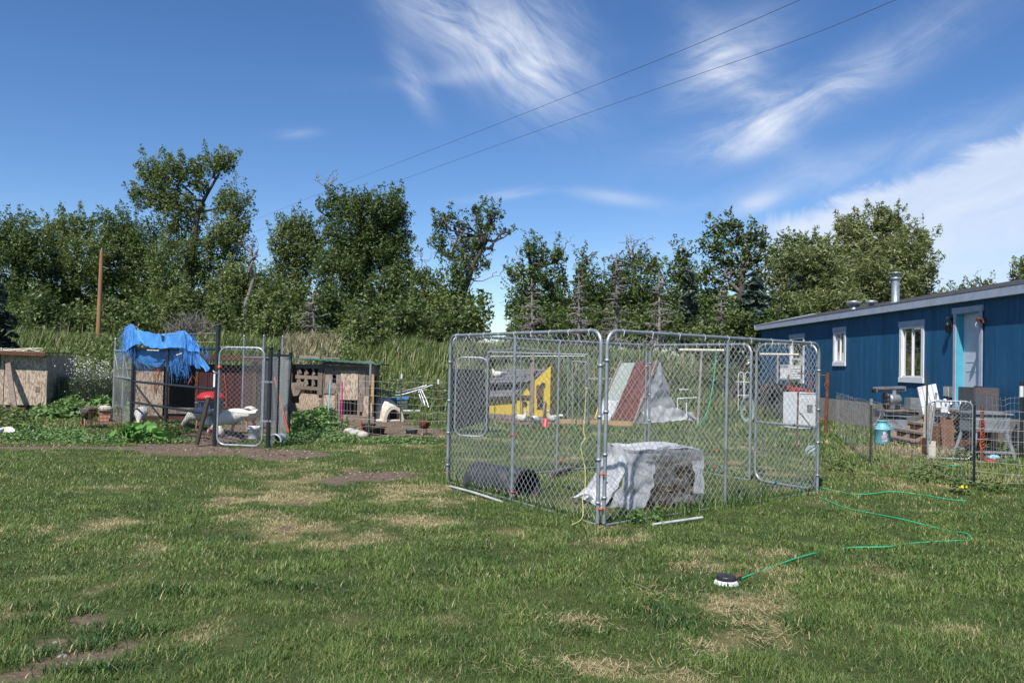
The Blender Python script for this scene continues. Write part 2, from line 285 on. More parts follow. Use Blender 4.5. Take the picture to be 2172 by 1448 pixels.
class MB:
    def __init__(s): s.v=[]; s.f=[]; s.sm=[]
    def add(s,vs,fs,sm=False):
        b=len(s.v); s.v+= [tuple(v) for v in vs]; s.f+=[tuple(i+b for i in f) for f in fs]; s.sm+=[sm]*len(fs); return s
    def box(s,c,size,rz=0,rx=0,ry=0,jit=0):
        hx,hy,hz=[k/2 for k in size]; m=Matrix.Rotation(rz,3,'Z')@Matrix.Rotation(ry,3,'Y')@Matrix.Rotation(rx,3,'X')
        vs=[V3(c)+m@V3((x*hx+random.uniform(-jit,jit),y*hy,z*hz+random.uniform(-jit,jit))) for x in(-1,1) for y in(-1,1) for z in(-1,1)]
        return s.add(vs,[(0,1,3,2),(4,6,7,5),(0,4,5,1),(2,3,7,6),(0,2,6,4),(1,5,7,3)])
    def beam(s,a,b,w,h,upv=(0,0,1),jit=0.):
        a=V3(a);b=V3(b);d=(b-a).normalized();x=d.cross(V3(upv))
        if x.length<1e-4: x=d.cross(V3((0,1,0)))
        x.normalize(); y=x.cross(d)
        vs=[]
        for p in(a,b):
            for i,j in((-1,-1),(1,-1),(1,1),(-1,1)): vs.append(p+x*(i*w/2+random.uniform(-jit,jit))+y*j*h/2)
        return s.add(vs,[(3,2,1,0),(4,5,6,7),(0,1,5,4),(1,2,6,5),(2,3,7,6),(3,0,4,7)])
    def tube(s,pts,r,n=8,cap=True,r2=None):
        pts=[V3(p) for p in pts]; N=len(pts); vs=[];fs=[]; px=None
        for i,p in enumerate(pts):
            d=(pts[min(i+1,N-1)]-pts[max(i-1,0)]); d=d.normalized() if d.length>1e-9 else V3((0,0,1))
            if px is None: px=d.cross(V3((0,0,1))) if abs(d.z)<.95 else d.cross(V3((0,1,0)))
            px=(px-d*px.dot(d)).normalized(); py=d.cross(px)
            rr=r[i] if hasattr(r,'__len__') else (r if r2 is None else r+(r2-r)*i/(N-1))
            for k in range(n): a=2*math.pi*k/n; vs.append(p+px*math.cos(a)*rr+py*math.sin(a)*rr)
        for i in range(N-1):
            for k in range(n): fs.append((i*n+k,i*n+(k+1)%n,(i+1)*n+(k+1)%n,(i+1)*n+k))
        s.add(vs,fs,True)
        if cap: s.add(vs[:n],[tuple(range(n))[::-1]]); s.add(vs[-n:],[tuple(range(n))])
        return s
    def lathe(s,c,prof,n=20,ax=None,sx=1.,sy=1.):
        m=V3((0,0,1)).rotation_difference(V3(ax).normalized()).to_matrix() if ax else Matrix.Identity(3); vs=[];fs=[]
        for r,z in prof:
            for k in range(n): a=2*math.pi*k/n; vs.append(V3(c)+m@V3((r*math.cos(a)*sx,r*math.sin(a)*sy,z)))
        for i in range(len(prof)-1):
            for k in range(n): fs.append((i*n+k,i*n+(k+1)%n,(i+1)*n+(k+1)%n,(i+1)*n+k))
        if prof[0][0]>0: fs.append(tuple(range(n))[::-1])
        b=(len(prof)-1)*n
        if prof[-1][0]>0: fs.append(tuple(range(b,b+n)))
        return s.add(vs,fs,True)
    def prism(s,poly,off):
        n=len(poly); off=V3(off); vs=[V3(p) for p in poly]+[V3(p)+off for p in poly]
        return s.add(vs,[tuple(range(n))[::-1],tuple(range(n,2*n))]+[(i,(i+1)%n,(i+1)%n+n,i+n) for i in range(n)])
    def grid(s,fn,nu,nv):
        vs=[fn(i/nu,j/nv) for j in range(nv+1) for i in range(nu+1)]; q=nu+1
        return s.add(vs,[(j*q+i,j*q+i+1,(j+1)*q+i+1,(j+1)*q+i) for j in range(nv) for i in range(nu)],True)
    def build(s,name,m,parent=None,sub=0,label=None):
        me=bpy.data.meshes.new(name); o0=V3(ORG.get(parent.name,(0,0,0))) if parent is not None else V3((0,0,0))
        me.from_pydata([V3(v)-o0 for v in s.v],[],s.f); me.polygons.foreach_set('use_smooth',s.sm); me.materials.append(m); me.update()
        o=bpy.data.objects.new(name,me); COL.objects.link(o)
        if parent is not None: o.parent=parent; ORG[o.name]=tuple(o0)
        if label: o['label']=label
        if sub: md=o.modifiers.new('sub','SUBSURF'); md.levels=md.render_levels=sub
        return o
def solo(mb,name,m,label,cat,loc,group=None,kind=None):
    "one-mesh thing with its origin at its base"
    ORG['__']=tuple(loc); me_v=[V3(v)-V3(loc) for v in mb.v]; mb.v=me_v
    o=mb.build(name,m); o.location=V3(loc); ORG[o.name]=tuple(loc); return tag(o,label,cat,group,kind)
def dup(o,off,parent=None,label=None):
    c=o.copy(); COL.objects.link(c)
    if parent is None: c.location=o.location+V3(off)
    else: c.parent=parent
    ORG[c.name]=tuple(V3(ORG.get(o.name,(0,0,0)))+V3(off))
    for ch in list(o.children):
        if ch is not c: dup(ch,off,c)
    if label: c['label']=label
    return c
def catmull(p,n=8):
    p=[V3(q) for q in p]; o=[]
    for i in range(len(p)-1):
        a,b,c,d=p[max(i-1,0)],p[i],p[i+1],p[min(i+2,len(p)-1)]
        for k in range(n):
            t_=k/n; o.append(.5*((2*b)+(c-a)*t_+(2*a-5*b+4*c-d)*t_*t_+(3*b-a-3*c+d)*t_**3))
    return o+[p[-1]]
def wires(P,r,closed=False):
    "P (nw,np,3) polylines as 3-sided tubes -> V,F"
    P=np.asarray(P,float); nw,m_,_=P.shape
    d=np.gradient(P,axis=1); d/=np.linalg.norm(d,axis=2,keepdims=True)+1e-9
    ref=np.array([.31,-.8,.52]); x=np.cross(d,ref); x/=np.linalg.norm(x,axis=2,keepdims=True)+1e-9; y=np.cross(d,x)
    an=np.array([0,2.094,4.189]); V=P[:,:,None,:]+r*(np.cos(an)[None,None,:,None]*x[:,:,None,:]+np.sin(an)[None,None,:,None]*y[:,:,None,:])
    idx=np.arange(nw*m_*3).reshape(nw,m_,3); a=idx[:,:-1]; b=idx[:,1:]
    F=np.stack([a,np.roll(a,-1,2),np.roll(b,-1,2),b],-1).reshape(-1,4)
    return V.reshape(-1,3),F
def linkmesh(p,u,v,pitch,r,clip=None,jag=0.):
    "chain link fabric: p corner, u width vector, v height vector"
    p,u,v=map(np.array,(p,u,v)); W=np.linalg.norm(u); H=np.linalg.norm(v); uh=u/W; vh=v/H; nh=np.cross(uh,vh)
    nw=int(2*W/pitch); ns=int(2*H/pitch)
    i=np.arange(nw)[:,None]; j=np.arange(ns+1)[None,:]
    uu=(i+((i+j)%2))*(W/nw)
    vv=j*(H/ns)+0*i; w_=.022*np.sin(uu*2.1+vv*1.7)*np.sin(vv*1.7)+.008*np.sin(uu*5.+vv*3.)
    P=p+uu[...,None]*uh+vv[...,None]*vh+((w_+((j%2)*2-1)*r*.9)[...,None])*nh
    return wires(P,r)
# ================= GROUND =================
def ax(lo,hi,step,far_lo,far_hi,k=1.25):
    a=list(np.arange(lo,hi,step)); d=step
    while a[-1]<far_hi: d*=k; a.append(a[-1]+d)
    d=step; b=[]; x=lo
    while x>far_lo: d*=k; x-=d; b.append(x)
    return np.array(b[::-1]+a)
gx=ax(-13,11,.13,-700,700); gy=ax(2.8,28,.12,-300,1500)
XX,YY=np.meshgrid(gx,gy); HH=hgt(XX,YY); bare,dryy=masks(XX.ravel(),YY.ravel())
bermm=sstep(.25,.9,hgt(XX,YY)).ravel()
nx,ny=len(gx),len(gy); ii=(np.arange(ny-1)[:,None]*nx+np.arange(nx-1)[None,:])
FF=np.stack([ii,ii+1,ii+nx+1,ii+nx],-1).reshape(-1,4)
ground=fast('ground',np.stack([XX,YY,HH],-1).reshape(-1,3),FF,gm,None,dict(bare=bare*(1-bermm),dry=dryy,berm=bermm),True)
tag(ground,'mown lawn and bare yard soil rising to a grassy bank',None,None,'structure')
# ================= GRASS =================
def blades(X,Y,h,wd,lean,base_z=None,seg=2,hd=None,wind=0.):
    n=len(X); z=(hgt(X,Y) if base_z is None else base_z); hd=rng.random(n)*6.283 if hd is None else hd
    c,s_=np.cos(hd),np.sin(hd); l=lean*h*(.3+rng.random(n)); dx=np.cos(hd+1.57)*l+wind*h; dy=np.sin(hd+1.57)*l
    P=lambda f,ws,fz:(X+dx*f+c*wd*ws,Y+dy*f+s_*wd*ws,z-.01+h*fz)
    if seg==1:
        V=np.stack([np.stack(P(0,-.5,0),-1),np.stack(P(0,.5,0),-1),np.stack(P(1,0,.9),-1)],1)
        return V.reshape(-1,3),np.arange(n*3).reshape(n,3),3
    V=np.stack([np.stack(P(0,-.5,0),-1),np.stack(P(0,.5,0),-1),np.stack(P(.35,-.42,.55),-1),np.stack(P(.35,.42,.55),-1),np.stack(P(1,0,.92),-1)],1)
    b=np.arange(n)[:,None]*5
    F=np.concatenate([b+[0,1,3],b+[0,3,2],b+[2,3,4]],1).reshape(-1,3)
    return V.reshape(-1,3),F,5
def infr(x,y,m=1.08): return np.abs(x)<(y*.617*m+.25)
def lawn(y0,y1,dens,h,wd,seg,lean=.6,name='grass',lab=''):
    a=(y1**2-y0**2)*.68+.5*(y1-y0); n=int(a*dens*1.25); Y=np.sqrt(rng.random(n)*(y1**2-y0**2)+y0**2); X=(rng.random(n)*2-1)*(Y*.68+.3)
    k=infr(X,Y); X,Y=X[k],Y[k]; br,dr=masks(X,Y)
    n3=fbm(X*5+9,Y*5,3); n4=fbm(X*1.7+31,Y*1.7+5,3)
    keep=(rng.random(len(X))>br*1.06)&(rng.random(len(X))<.45+.9*n3)&~((X>9.2)&(Y>12)); X,Y,br,dr,n3,n4=[q[keep] for q in (X,Y,br,dr,n3,n4)]
    hh=h*(.5+.75*rng.random(len(X)))*(.42+1.35*n3)*(.7+.6*n4)*(1-.45*np.clip(dr,0,1))*(1-.4*br)
    hh=np.where((Y>9.5)&(X>5.2)&(Y>14.5-(X-5.8)*.9-2.2),hh*1.7,hh)
    V,F,k=blades(X,Y,hh,wd*(.7+.6*rng.random(len(X))),lean,seg=seg)
    rn=np.repeat(rng.random(len(X))*.7+(n3-.5)*1.1+n4*.6-.05,k); dd=np.repeat(np.clip(dr*(.5+rng.random(len(X)))+(rng.random(len(X))>.92)*.55,0,1.1),k)
    tipw=np.tile(np.array([-.05,-.05,.0,.0,.20] if k==5 else [0,0,.13]),len(X)); tipw*=np.repeat(.3+1.2*n4,k); dd=dd+tipw
    o=fast(name,V,F,lawnm,None,dict(rnd=rn,dry=dd)); return tag(o,lab,None,None,'stuff')
lawn(3.3,5.6,10500,.036,.0031,2,1.1,'near_grass','mown lawn grass in the foreground with tufts and dry straw')
lawn(5.6,9.,5000,.037,.0049,2,1.1,'lawn_grass','mown green lawn grass around the kennel')
lawn(9.,15.5,1600,.040,.011,1,.9,'back_lawn_grass','lawn grass between the kennel and the wire fences')
lawn(15.5,25.5,450,.055,.024,1,.7,'yard_grass','yard grass round the sheds and coops')
def scatter(px0,px1,y0,y1,n):
    Y=y0+(y1-y0)*rng.random(n); X=((px0+(px1-px0)*rng.random(n))-CX)/FPX*Y; return X,Y
def tall(name,px0,px1,y0,y1,n,h,wd,lab,dryb=.2,lean=.5,msk=None,m=tallm,wind=.13):
    X,Y=scatter(px0,px1,y0,y1,n); q=fbm(X*.8,Y*.8,3); k=rng.random(n)<.25+q*1.1
    if msk is not None: k&=msk(X,Y)
    X,Y,q=X[k],Y[k],q[k]; d=fbm(X*.5+50,Y*.5+9,3); hh=h*(.45+.8*rng.random(len(X)))*(.5+q)
    V,F,kk=blades(X,Y,hh,wd*(.6+.8*rng.random(len(X))),lean,seg=2,wind=wind)
    dr=np.repeat(np.clip((d-.5)*2.2+dryb+.35*rng.random(len(X)),0,1),kk)
    o=fast(name,V,F,m,None,dict(rnd=np.repeat(rng.random(len(X)),kk),dry=dr)); return tag(o,lab,None,None,'stuff')
nb=lambda X,Y:~((X>7.8)&(Y<34))
tall('bank_grass',-60,1700,24.2,33.,72000,.45,.026,'tall windblown grass covering the bank behind the sheds',-.5,.6,nb)
tall('dry_bank_grass',595,725,27.5,31,2200,.58,.028,'pale dry grass on the bank above the pallet coop',.5,.5,nb,wind=.1)
tall('dry_bank_grass',960,1620,25,31,5000,.45,.03,'dry seed grass on the bank behind the yellow coop',.3,.5,nb,wind=.1)
tall('fence_line_grass',1750,2200,11.2,16.5,9000,.10,.010,'longer unmown grass along the wire fence by the house',.2,.6,lambda X,Y:(X<9.2)&(fbm(X*1.3,Y*1.3,3)>.42),wind=0)
tall('kennel_grass',930,1760,7.9,12.5,19000,.17,.010,'long uncut grass along the inside of the kennel panels',.05,.5,lambda X,Y:(((np.abs((Y-7.75)-(X-.86)*.84)<.13)&(X>.9)&(X<3.9))|((np.abs((Y-7.75)+(X-.86)*1.62)<.2)&(X<.9)&(X>-.85))),m=lawnm,wind=0)
# ================= LEAVES =================
def leafquads(P,size,upb=.3,elong=1.5,jit=.5):
    n=len(P); N=rng.normal(size=(n,3)); N[:,2]=np.abs(N[:,2])+upb; N/=np.linalg.norm(N,axis=1,keepdims=True)
    T=np.cross(N,rng.normal(size=(n,3))); T/=np.linalg.norm(T,axis=1,keepdims=True)+1e-9; Bv=np.cross(N,T)
    s_=size*(1-jit/2+jit*rng.random(n))[:,None]
    V=np.stack([P-T*s_*.5*elong,P-Bv*s_*.42+T*s_*.1,P+T*s_*.5*elong,P+Bv*s_*.42+T*s_*.1],1)
    return V.reshape(-1,3),np.arange(n*4).reshape(n,4)
def leaftris(P,size,upb=.3,elong=1.5,jit=.5):
    n=len(P); N=rng.normal(size=(n,3)); N[:,2]=np.abs(N[:,2])+upb; N/=np.linalg.norm(N,axis=1,keepdims=True)
    T=np.cross(N,rng.normal(size=(n,3))); T/=np.linalg.norm(T,axis=1,keepdims=True)+1e-9; Bv=np.cross(N,T)
    s_=size*(1-jit/2+jit*rng.random(n))[:,None]
    V=np.stack([P-T*s_*.45*elong-Bv*s_*.2,P+T*s_*.55*elong,P+Bv*s_*.55-T*s_*.1*elong],1)
    return V.reshape(-1,3),np.arange(n*3).reshape(n,3)
def crownpts(lobes,dens,leaf,spread=.34,hollow=.35,fill=.9):
    "lobes: (centre(3), rx, ry, rz); returns points and clump shade"
    Ps=[];Cs=[]
    for c,rx,ry,rz in lobes:
        ns=max(8,int(20*(rx*rz)**.75)); 
        dv=rng.normal(size=(ns,3)); dv/=np.linalg.norm(dv,axis=1,keepdims=True); rr=(hollow+(1-hollow)*rng.random(ns)**.6)[:,None]
        cc=np.array(c)+dv*rr*np.array([rx,ry,rz])*.92
        area=math.pi*rx*rz; nl=int(1.45*dens*area/(leaf*leaf*.63)); per=max(6,nl//ns)
        for q in cc:
            k=int(per*(.5+rng.random())); r_=spread*(.6+.8*rng.random())*min(rx,rz)*1.15
            p=rng.normal(size=(k,3)); p/=np.linalg.norm(p,axis=1,keepdims=True); p*=(rng.random((k,1))**.45)*r_
            tp_=q[2]>c[2]+.35*rz; p[:,2]*=(1.5 if tp_ else .95); p[:,:2]*=(.72 if tp_ else 1.05); Ps.append(q+p); Cs.append(np.full(k,rng.random()))
        for _ in range(int(ns*1.15*min(1,(dens/1.5)**2))):
            a=rng.random()*6.283; e=math.asin(.15+.85*rng.random()); dv0=np.array([math.cos(a)*math.cos(e),math.sin(a)*math.cos(e),math.sin(e)]); o_=np.array(c)+dv0*np.array([rx,ry,rz])*.95
            ln=(.35+.5*rng.random())*min(1.,.5+.35*rz); kk=int(9+26*ln/leaf*.12); tt=rng.random(kk)**.8; dr_=dv0*.7+np.array([0,0,.7]); Ps.append(o_+dr_*(tt*ln)[:,None]+rng.normal(size=(kk,3))*(.16*(1-tt*.7)*(.4+ln))[:,None]); Cs.append(np.full(kk,rng.random()))
        k=int(nl*fill); p=rng.normal(size=(k,3)); p/=np.linalg.norm(p,axis=1,keepdims=True); n_=np.array([noise.noise(V3(tuple(v*2.3+np.array(c)))) for v in p]) if k<4000 else rng.normal(size=k)*.25
        p*=(.35+.65*rng.random((k,1))**.5)*(1+.45*n_[:,None]); Ps.append(np.array(c)+p*np.array([rx,ry,rz])); Cs.append(.5+.5*n_)
    return np.concatenate(Ps),np.concatenate(Cs)
def branchtube(mb,a,b,r,r2,wob=.12,n=6,sag=0.):
    a=V3(a);b=V3(b);L=(b-a).length; pts=[a.lerp(b,i/5)+V3((random.gauss(0,1),random.gauss(0,1),random.gauss(0,.6)))*wob*L*.12*(0 if i in(0,5) else 1)+V3((0,0,-sag*math.sin(i/5*3.14)*L)) for i in range(6)]
    mb.tube(catmull(pts,2),r,n,False,r2); return pts
def tree(name,label,cat,d,bx,lobes,m=cotm,dens=2.6,leaf=.13,trunk=.28,group=None,twigs=0,trunkpts=None,elong=1.5,hollow=.45,spread=.34,upb=.3,barkm=None,ydep=.8,twigpx=None):
    base=D(bx,700,d); base.z=hz_(base.x,base.y)-.1; k=d/FPX
    T=thing(name,label,cat,base,group); L=[]
    for (x,y,rx,ry) in lobes:
        c=D(x,y,d+random.uniform(-1,1)*rx*k*.6); L.append((np.array(c),rx*k,rx*k*ydep,ry*k))
    P,C_=crownpts(L,dens*.50,leaf*.72,spread*.9,hollow); V,F=leaftris(P,leaf*.88,upb,elong)
    sh=np.repeat(C_*.5+.5*rng.random(len(P)),3); dr=np.repeat(np.clip(rng.random(len(P))**6,0,1),3)
    fast('crown',V,F,m,T,dict(rnd=sh,dry=dr))
    mb=MB(); tops=sorted(lobes,key=lambda q:q[1])[:1][0]
    tp=[V3(base)]+([D(x,y,d) for x,y in trunkpts] if trunkpts else [D(bx+(tops[0]-bx)*.3,(700+tops[1])/2+40,d),D(tops[0],tops[1]+tops[3]*.3,d)])
    tc_=catmull(tp,5); mb.tube(tc_,trunk,8,False,trunk*.22); mb.build('trunk',barkm or bark,T)
    for (c,rx,ry,rz) in L:
        cz=V3(c); lower=[p for p in tc_ if p.z<cz.z-.3*rz] or tc_[:2]; a=min(lower,key=lambda p:(p-cz).length+max(0,(p.z-(cz.z-1.2*rz)))*.8)
        b=MB(); pts=branchtube(b,a,cz,trunk*.24,.03,1.)
        for _ in range(4):
            e=cz+V3((random.gauss(0,rx*.5),random.gauss(0,ry*.5),abs(random.gauss(0,rz*.5)))); branchtube(b,pts[3],e,.05,.015,1.,4)
        b.build('branch',barkm or bark,T)
    if twigpx:
        b=MB()
        for (x0,y0,x1,y1,r) in twigpx:
            p=branchtube(b,D(x0,y0,d),D(x1,y1,d),r,.012,.9,5)
            for _ in range(5):
                q=random.choice(p[1:]); e=q+V3((random.uniform(-1,1),random.uniform(-.6,.6),random.uniform(.2,1)))*(V3(p[-1])-V3(p[0])).length*.35; branchtube(b,q,e,r*.45,.008,1.,4)
        b.build('dead_branch',dead,T)
    return T
CW='cottonwood trees beyond the bank'
tree('cottonwood_tree','tall rounded dark green tree at the far left edge of the treeline','tree',44,40,[(35,520,50,52),(10,580,50,80),(62,590,38,70),(30,660,70,60),(80,665,35,50)],m=cotd,dens=3.2,group=CW)
tree('cottonwood_tree','bushy cottonwood with a pale leaning limb just left of the bare pole','tree',46,165,[(120,500,36,36),(110,545,28,45),(165,490,40,30),(180,560,50,60),(130,600,50,50),(150,660,75,50)],m=cotm,dens=3.,group=CW,twigpx=[(150,610,118,540,.09)])
tree('cottonwood_tree','broad green cottonwood between the bare pole and the tallest tree','tree',47,270,[(245,490,42,36),(300,510,42,40),(250,560,60,55),(310,590,55,60),(240,640,70,60),(320,660,60,50)],m=cotd,dens=3.,group=CW)
tree('cottonwood_tree','tallest cottonwood with an open fork and an arm leaning up to the right','tree',45,400,[(320,365,30,32),(360,375,38,36),(400,365,32,28),(452,352,42,26),(478,342,24,20),(300,415,28,30),(340,420,36,34),(376,436,34,36),(425,395,20,16),(418,450,22,24),(488,430,36,34),(508,470,26,48),(478,495,40,38),(385,495,44,46),(380,560,60,55),(470,540,55,50),(420,620,95,60)],m=cotm,dens=2.3,leaf=.13,trunk=.30,group=CW,trunkpts=[(404,600),(412,500),(425,440),(458,380)],hollow=.35)
tree('cottonwood_tree','bushy low cottonwood standing just right of the tallest tree','tree',43,520,[(500,590,40,35),(540,620,50,45),(490,650,60,50),(575,650,45,45)],m=cotm,dens=2.8,group=CW)
tree('cottonwood_tree','rounded cottonwood to the left of the big twin crowned tree','tree',46,640,[(628,490,34,32),(600,520,28,36),(660,520,34,40),(630,560,52,45),(612,610,44,40),(650,650,60,45)],m=cotm,dens=3.,group=CW)
tree('cottonwood_tree','big twin crowned cottonwood with a dead snag poking from its top','tree',45,760,[(712,440,36,28),(765,435,30,25),(820,445,44,35),(745,490,60,48),(830,490,42,48),(780,540,80,50),(845,560,36,50),(720,580,60,55),(800,620,80,55),(850,640,45,45)],m=cotd,dens=3.2,leaf=.13,trunk=.4,group=CW,twigpx=[(698,425,700,372,.07),(700,405,672,378,.05),(700,395,716,366,.04),(690,470,668,435,.06)])
tree('cottonwood_tree','thin low cottonwood with reddish twigs left of the leaning forked tree','tree',42,905,[(895,600,26,36),(925,620,30,38),(895,660,45,40),(940,665,40,35)],m=shrm,dens=2.2,group=CW,twigpx=[(900,600,892,545,.04),(905,600,912,550,.03)])
tree('cottonwood_tree','sparse forked cottonwood with tufted limbs and one arm reaching right','tree',43,968,[(932,470,20,22),(956,462,12,13),(928,512,24,20),(945,540,22,18),(980,478,14,14),(1012,448,13,15),(1048,452,24,17),(1030,480,22,24),(1015,515,24,24),(985,530,34,38),(975,575,34,34),(1015,560,24,24),(1075,492,14,8),(970,615,28,30)],m=cotd,dens=1.9,leaf=.125,trunk=.30,hollow=.3,group=CW,trunkpts=[(978,640),(990,600),(1005,560),(1028,520)],twigpx=[(1020,525,1092,488,.10),(985,560,945,480,.08),(985,560,1000,470,.06),(985,600,1060,585,.05),(990,640,1010,590,.04)])
tree('young_tree','low leafy sapling clump under the leaning forked tree','tree',38,1000,[(1005,670,26,34),(975,665,26,36),(1020,700,20,28)],m=shrm,dens=1.7,leaf=.17,trunk=.08)
tree('cottonwood_tree','half dead cottonwood with bare twigs right of the sky gap','tree',42,1140,[(1122,530,20,20),(1148,545,24,24),(1092,580,22,18),(1185,545,18,22),(1130,590,34,34),(1175,600,34,40),(1110,640,40,40),(1165,665,52,42)],m=shrm,dens=2.3,leaf=.125,group=CW,twigpx=[(1150,545,1152,505,.04),(1180,560,1205,512,.04),(1110,560,1090,520,.03)],hollow=.35)
tree('cottonwood_tree','narrow pointed cottonwood in front of the grey dead spruces','tree',42,1238,[(1236,560,16,24),(1238,600,24,30),(1260,620,26,26),(1230,650,38,38),(1270,665,38,34)],m=cotd,dens=2.4,leaf=.125,group=CW,twigpx=[(1262,610,1256,555,.03),(1268,620,1280,552,.03)])
tree('cottonwood_tree','cottonwood with white bare stems standing out of its top','tree',43,1345,[(1345,555,22,20),(1385,565,22,22),(1310,575,24,22),(1340,600,44,34),(1385,620,34,36),(1300,630,40,40),(1350,665,60,42)],m=cotd,dens=2.4,leaf=.125,group=CW,twigpx=[(1332,570,1330,498,.04),(1360,580,1345,510,.05),(1362,580,1372,512,.04),(1340,570,1328,512,.04)],hollow=.35)
tree('cottonwood_tree','small upright cottonwood left of the open branched one','tree',41,1452,[(1450,545,20,22),(1440,580,28,28),(1468,600,24,28),(1445,630,36,34),(1455,670,44,40)],m=shrm,dens=2.5,leaf=.13,group=CW)
tree('cottonwood_tree','open branched cottonwood with dark limbs above the blue spruce','tree',40,1560,[(1522,488,22,22),(1545,480,16,16),(1505,520,22,22),(1565,500,26,26),(1605,500,24,24),(1590,535,30,28),(1535,545,32,30),(1625,540,22,26),(1500,580,26,26),(1560,585,34,30),(1510,630,32,32),(1615,585,28,30),(1540,660,40,38)],m=shrm,dens=1.9,leaf=.16,trunk=.3,hollow=.35,group=CW,trunkpts=[(1572,640),(1575,570),(1592,510)],twigpx=[(1570,620,1530,560,.12),(1575,570,1600,500,.10)])
tree('leafy_tree','dark rounded tree peeping above the willows','tree',46,1700,[(1690,520,30,25),(1735,530,28,25),(1665,550,28,30),(1700,570,50,40)],m=shrm,dens=2.8)
tree('willow_tree','light green willow bushing out left of the tall willow','tree',38,1720,[(1680,590,45,45),(1725,560,40,40),(1760,600,45,50),(1700,640,60,40),(1760,660,70,45)],m=wilm,dens=3.,leaf=.11,elong=2.6,trunk=.2)
tree('willow_tree','tall feathery willow with silvery stems above the house roof','tree',40,1850,[(1795,490,28,30),(1830,500,28,30),(1870,465,26,28),(1892,490,32,32),(1845,540,40,36),(1905,540,45,42),(1950,520,26,36),(1800,550,36,36),(1940,580,42,46),(1870,600,70,50),(1800,620,55,45),(1950,640,42,40),(1860,660,90,45)],m=wilm,dens=2.6,leaf=.11,elong=2.6,trunk=.3,hollow=.35,twigpx=[(1860,560,1872,470,.05),(1830,560,1800,500,.05)])
tree('young_tree','small pale sapling tops showing over the house roof','tree',44,2060,[(2035,618,12,18),(2058,612,12,18),(2095,610,18,16),(2060,640,50,24)],m=wilm,dens=1.8,leaf=.13,twigpx=[(2088,615,2070,580,.03)],trunk=.1)
tree('young_tree','sapling at the right edge rising above the roof','tree',42,2170,[(2155,590,16,14),(2172,565,18,20),(2185,600,30,40)],m=shrm,dens=2.,leaf=.125,twigpx=[(2150,590,2140,560,.03)],trunk=.1)
def woods():
    P=[]
    for _ in range(560):
        px=random.uniform(-80,1720)
        if 1015<px<1100: continue
        d=random.uniform(50,62); ty=635+40*noise.noise(V3((px*.012,3,1)))+(45 if 1020<px<1100 else 0)+random.uniform(-12,60); c=D(px,ty+20,d); k=random.randint(120,190)
        p=rng.normal(size=(k,3)); p/=np.linalg.norm(p,axis=1,keepdims=True); p*=(rng.random((k,1))**.4)*np.array([1.1,1.1,1.0]); P.append(np.array(c)+p)
    P=np.concatenate(P); V,F=leaftris(P,.27,.3,1.3); tag(fast('distant_woodland',V,F,cotd,None,dict(rnd=np.repeat(rng.random(len(P)),3),dry=np.zeros(len(P)*3))),'far wood reading as one mass behind the cottonwoods',None,None,'stuff')
woods()
def bankbrush():
    X,Y=scatter(-60,1640,24.5,32.,42000); q=fbm(X*.55+11,Y*.55,3); k=(q>.56)&nb(X,Y); X,Y,q=X[k],Y[k],q[k]; P=np.stack([X,Y,hgt(X,Y)+(q-.50)*3.2*rng.random(len(X))**.8+.03],1)
    V,F=leaftris(P,.075,.4,1.6); tag(fast('bank_brush',V,F,shrm,None,dict(rnd=np.repeat(rng.random(len(P)),3),dry=np.repeat((fbm(X*.9,Y*.9+3,2)>.55)*.55*rng.random(len(P)),3))),'patches of low leafy brush mixed into the grass of the bank',None,None,'stuff')
    X,Y=scatter(-60,1640,24.5,31.5,1900); k=nb(X,Y); X,Y=X[k],Y[k]; V,F,kk=blades(X,Y,.5+.5*rng.random(len(X)),.014,.5,seg=2,wind=.1); tag(fast('seed_stalks',V,F,tallm,None,dict(rnd=np.repeat(rng.random(len(X)),kk),dry=np.full(len(X)*kk,1.))),'pale dead seed stalks standing out of the bank grass',None,None,'stuff')
bankbrush()
# understory shrubs in front of the trunks
US=[(20,690,60,45,'behind the blue spruce tip at the left edge'),(95,680,50,55,'left of the bare pole'),(165,690,55,50,'close behind the bare pole on its left'),(250,680,55,60,'close behind the bare pole on its right'),(320,690,45,45,'left of the bare grey bush'),(385,660,50,70,'behind the bare grey bush'),(455,680,40,60,'right of the bare grey bush'),(520,690,45,50,'above the right end of the run'),(580,680,42,58,'left of the dead branches'),(640,690,42,45,'behind the dead branches'),(700,680,48,62,'above the pallet coop'),(745,700,40,45,'left of the glossy green bush'),(850,690,42,52,'right of the glossy green bush'),(915,700,42,42,'above the left corner of the kennel'),(960,705,30,36,'under the leaning forked tree'),(1120,690,44,48,'above the left kennel panel'),(1200,700,46,40,'above the join of the kennel panels'),(1280,700,44,42,'behind the aluminium top rail centre'),(1350,700,46,40,'right of the grey dead spruces'),(1425,690,44,46,'left of the green spruce'),(1500,700,46,42,'right of the slim spruce'),(1580,700,46,40,'left of the house eave'),(1640,690,40,46,'by the far corner of the house'),(1700,670,50,45,'behind the far end of the roof'),(1790,670,60,40,'behind the roof vents'),(1500,752,44,34,'low behind the nearer clothes post'),(1560,758,44,32,'low beyond the wire trellis'),(1622,755,44,34,'low behind the far house corner'),(1690,735,50,40,'hidden behind the far house roof end')]
for i,(x,y,rx,ry,wh) in enumerate(US):
    d=random.uniform(35,39); L=[(x+random.uniform(-.7,.7)*rx,y+random.uniform(-.55,.9)*ry,rx*random.uniform(.4,.65),ry*random.uniform(.4,.6)) for _ in range(6)]+[(x,y+20,rx,ry*.8)]
    tree('understory_shrub','leafy green undergrowth '+wh,'shrub',d,x,L,m=[shrm,cotd,cotm][i%3],dens=2.,leaf=.13,trunk=.07,group='leafy shrubs under the treeline')
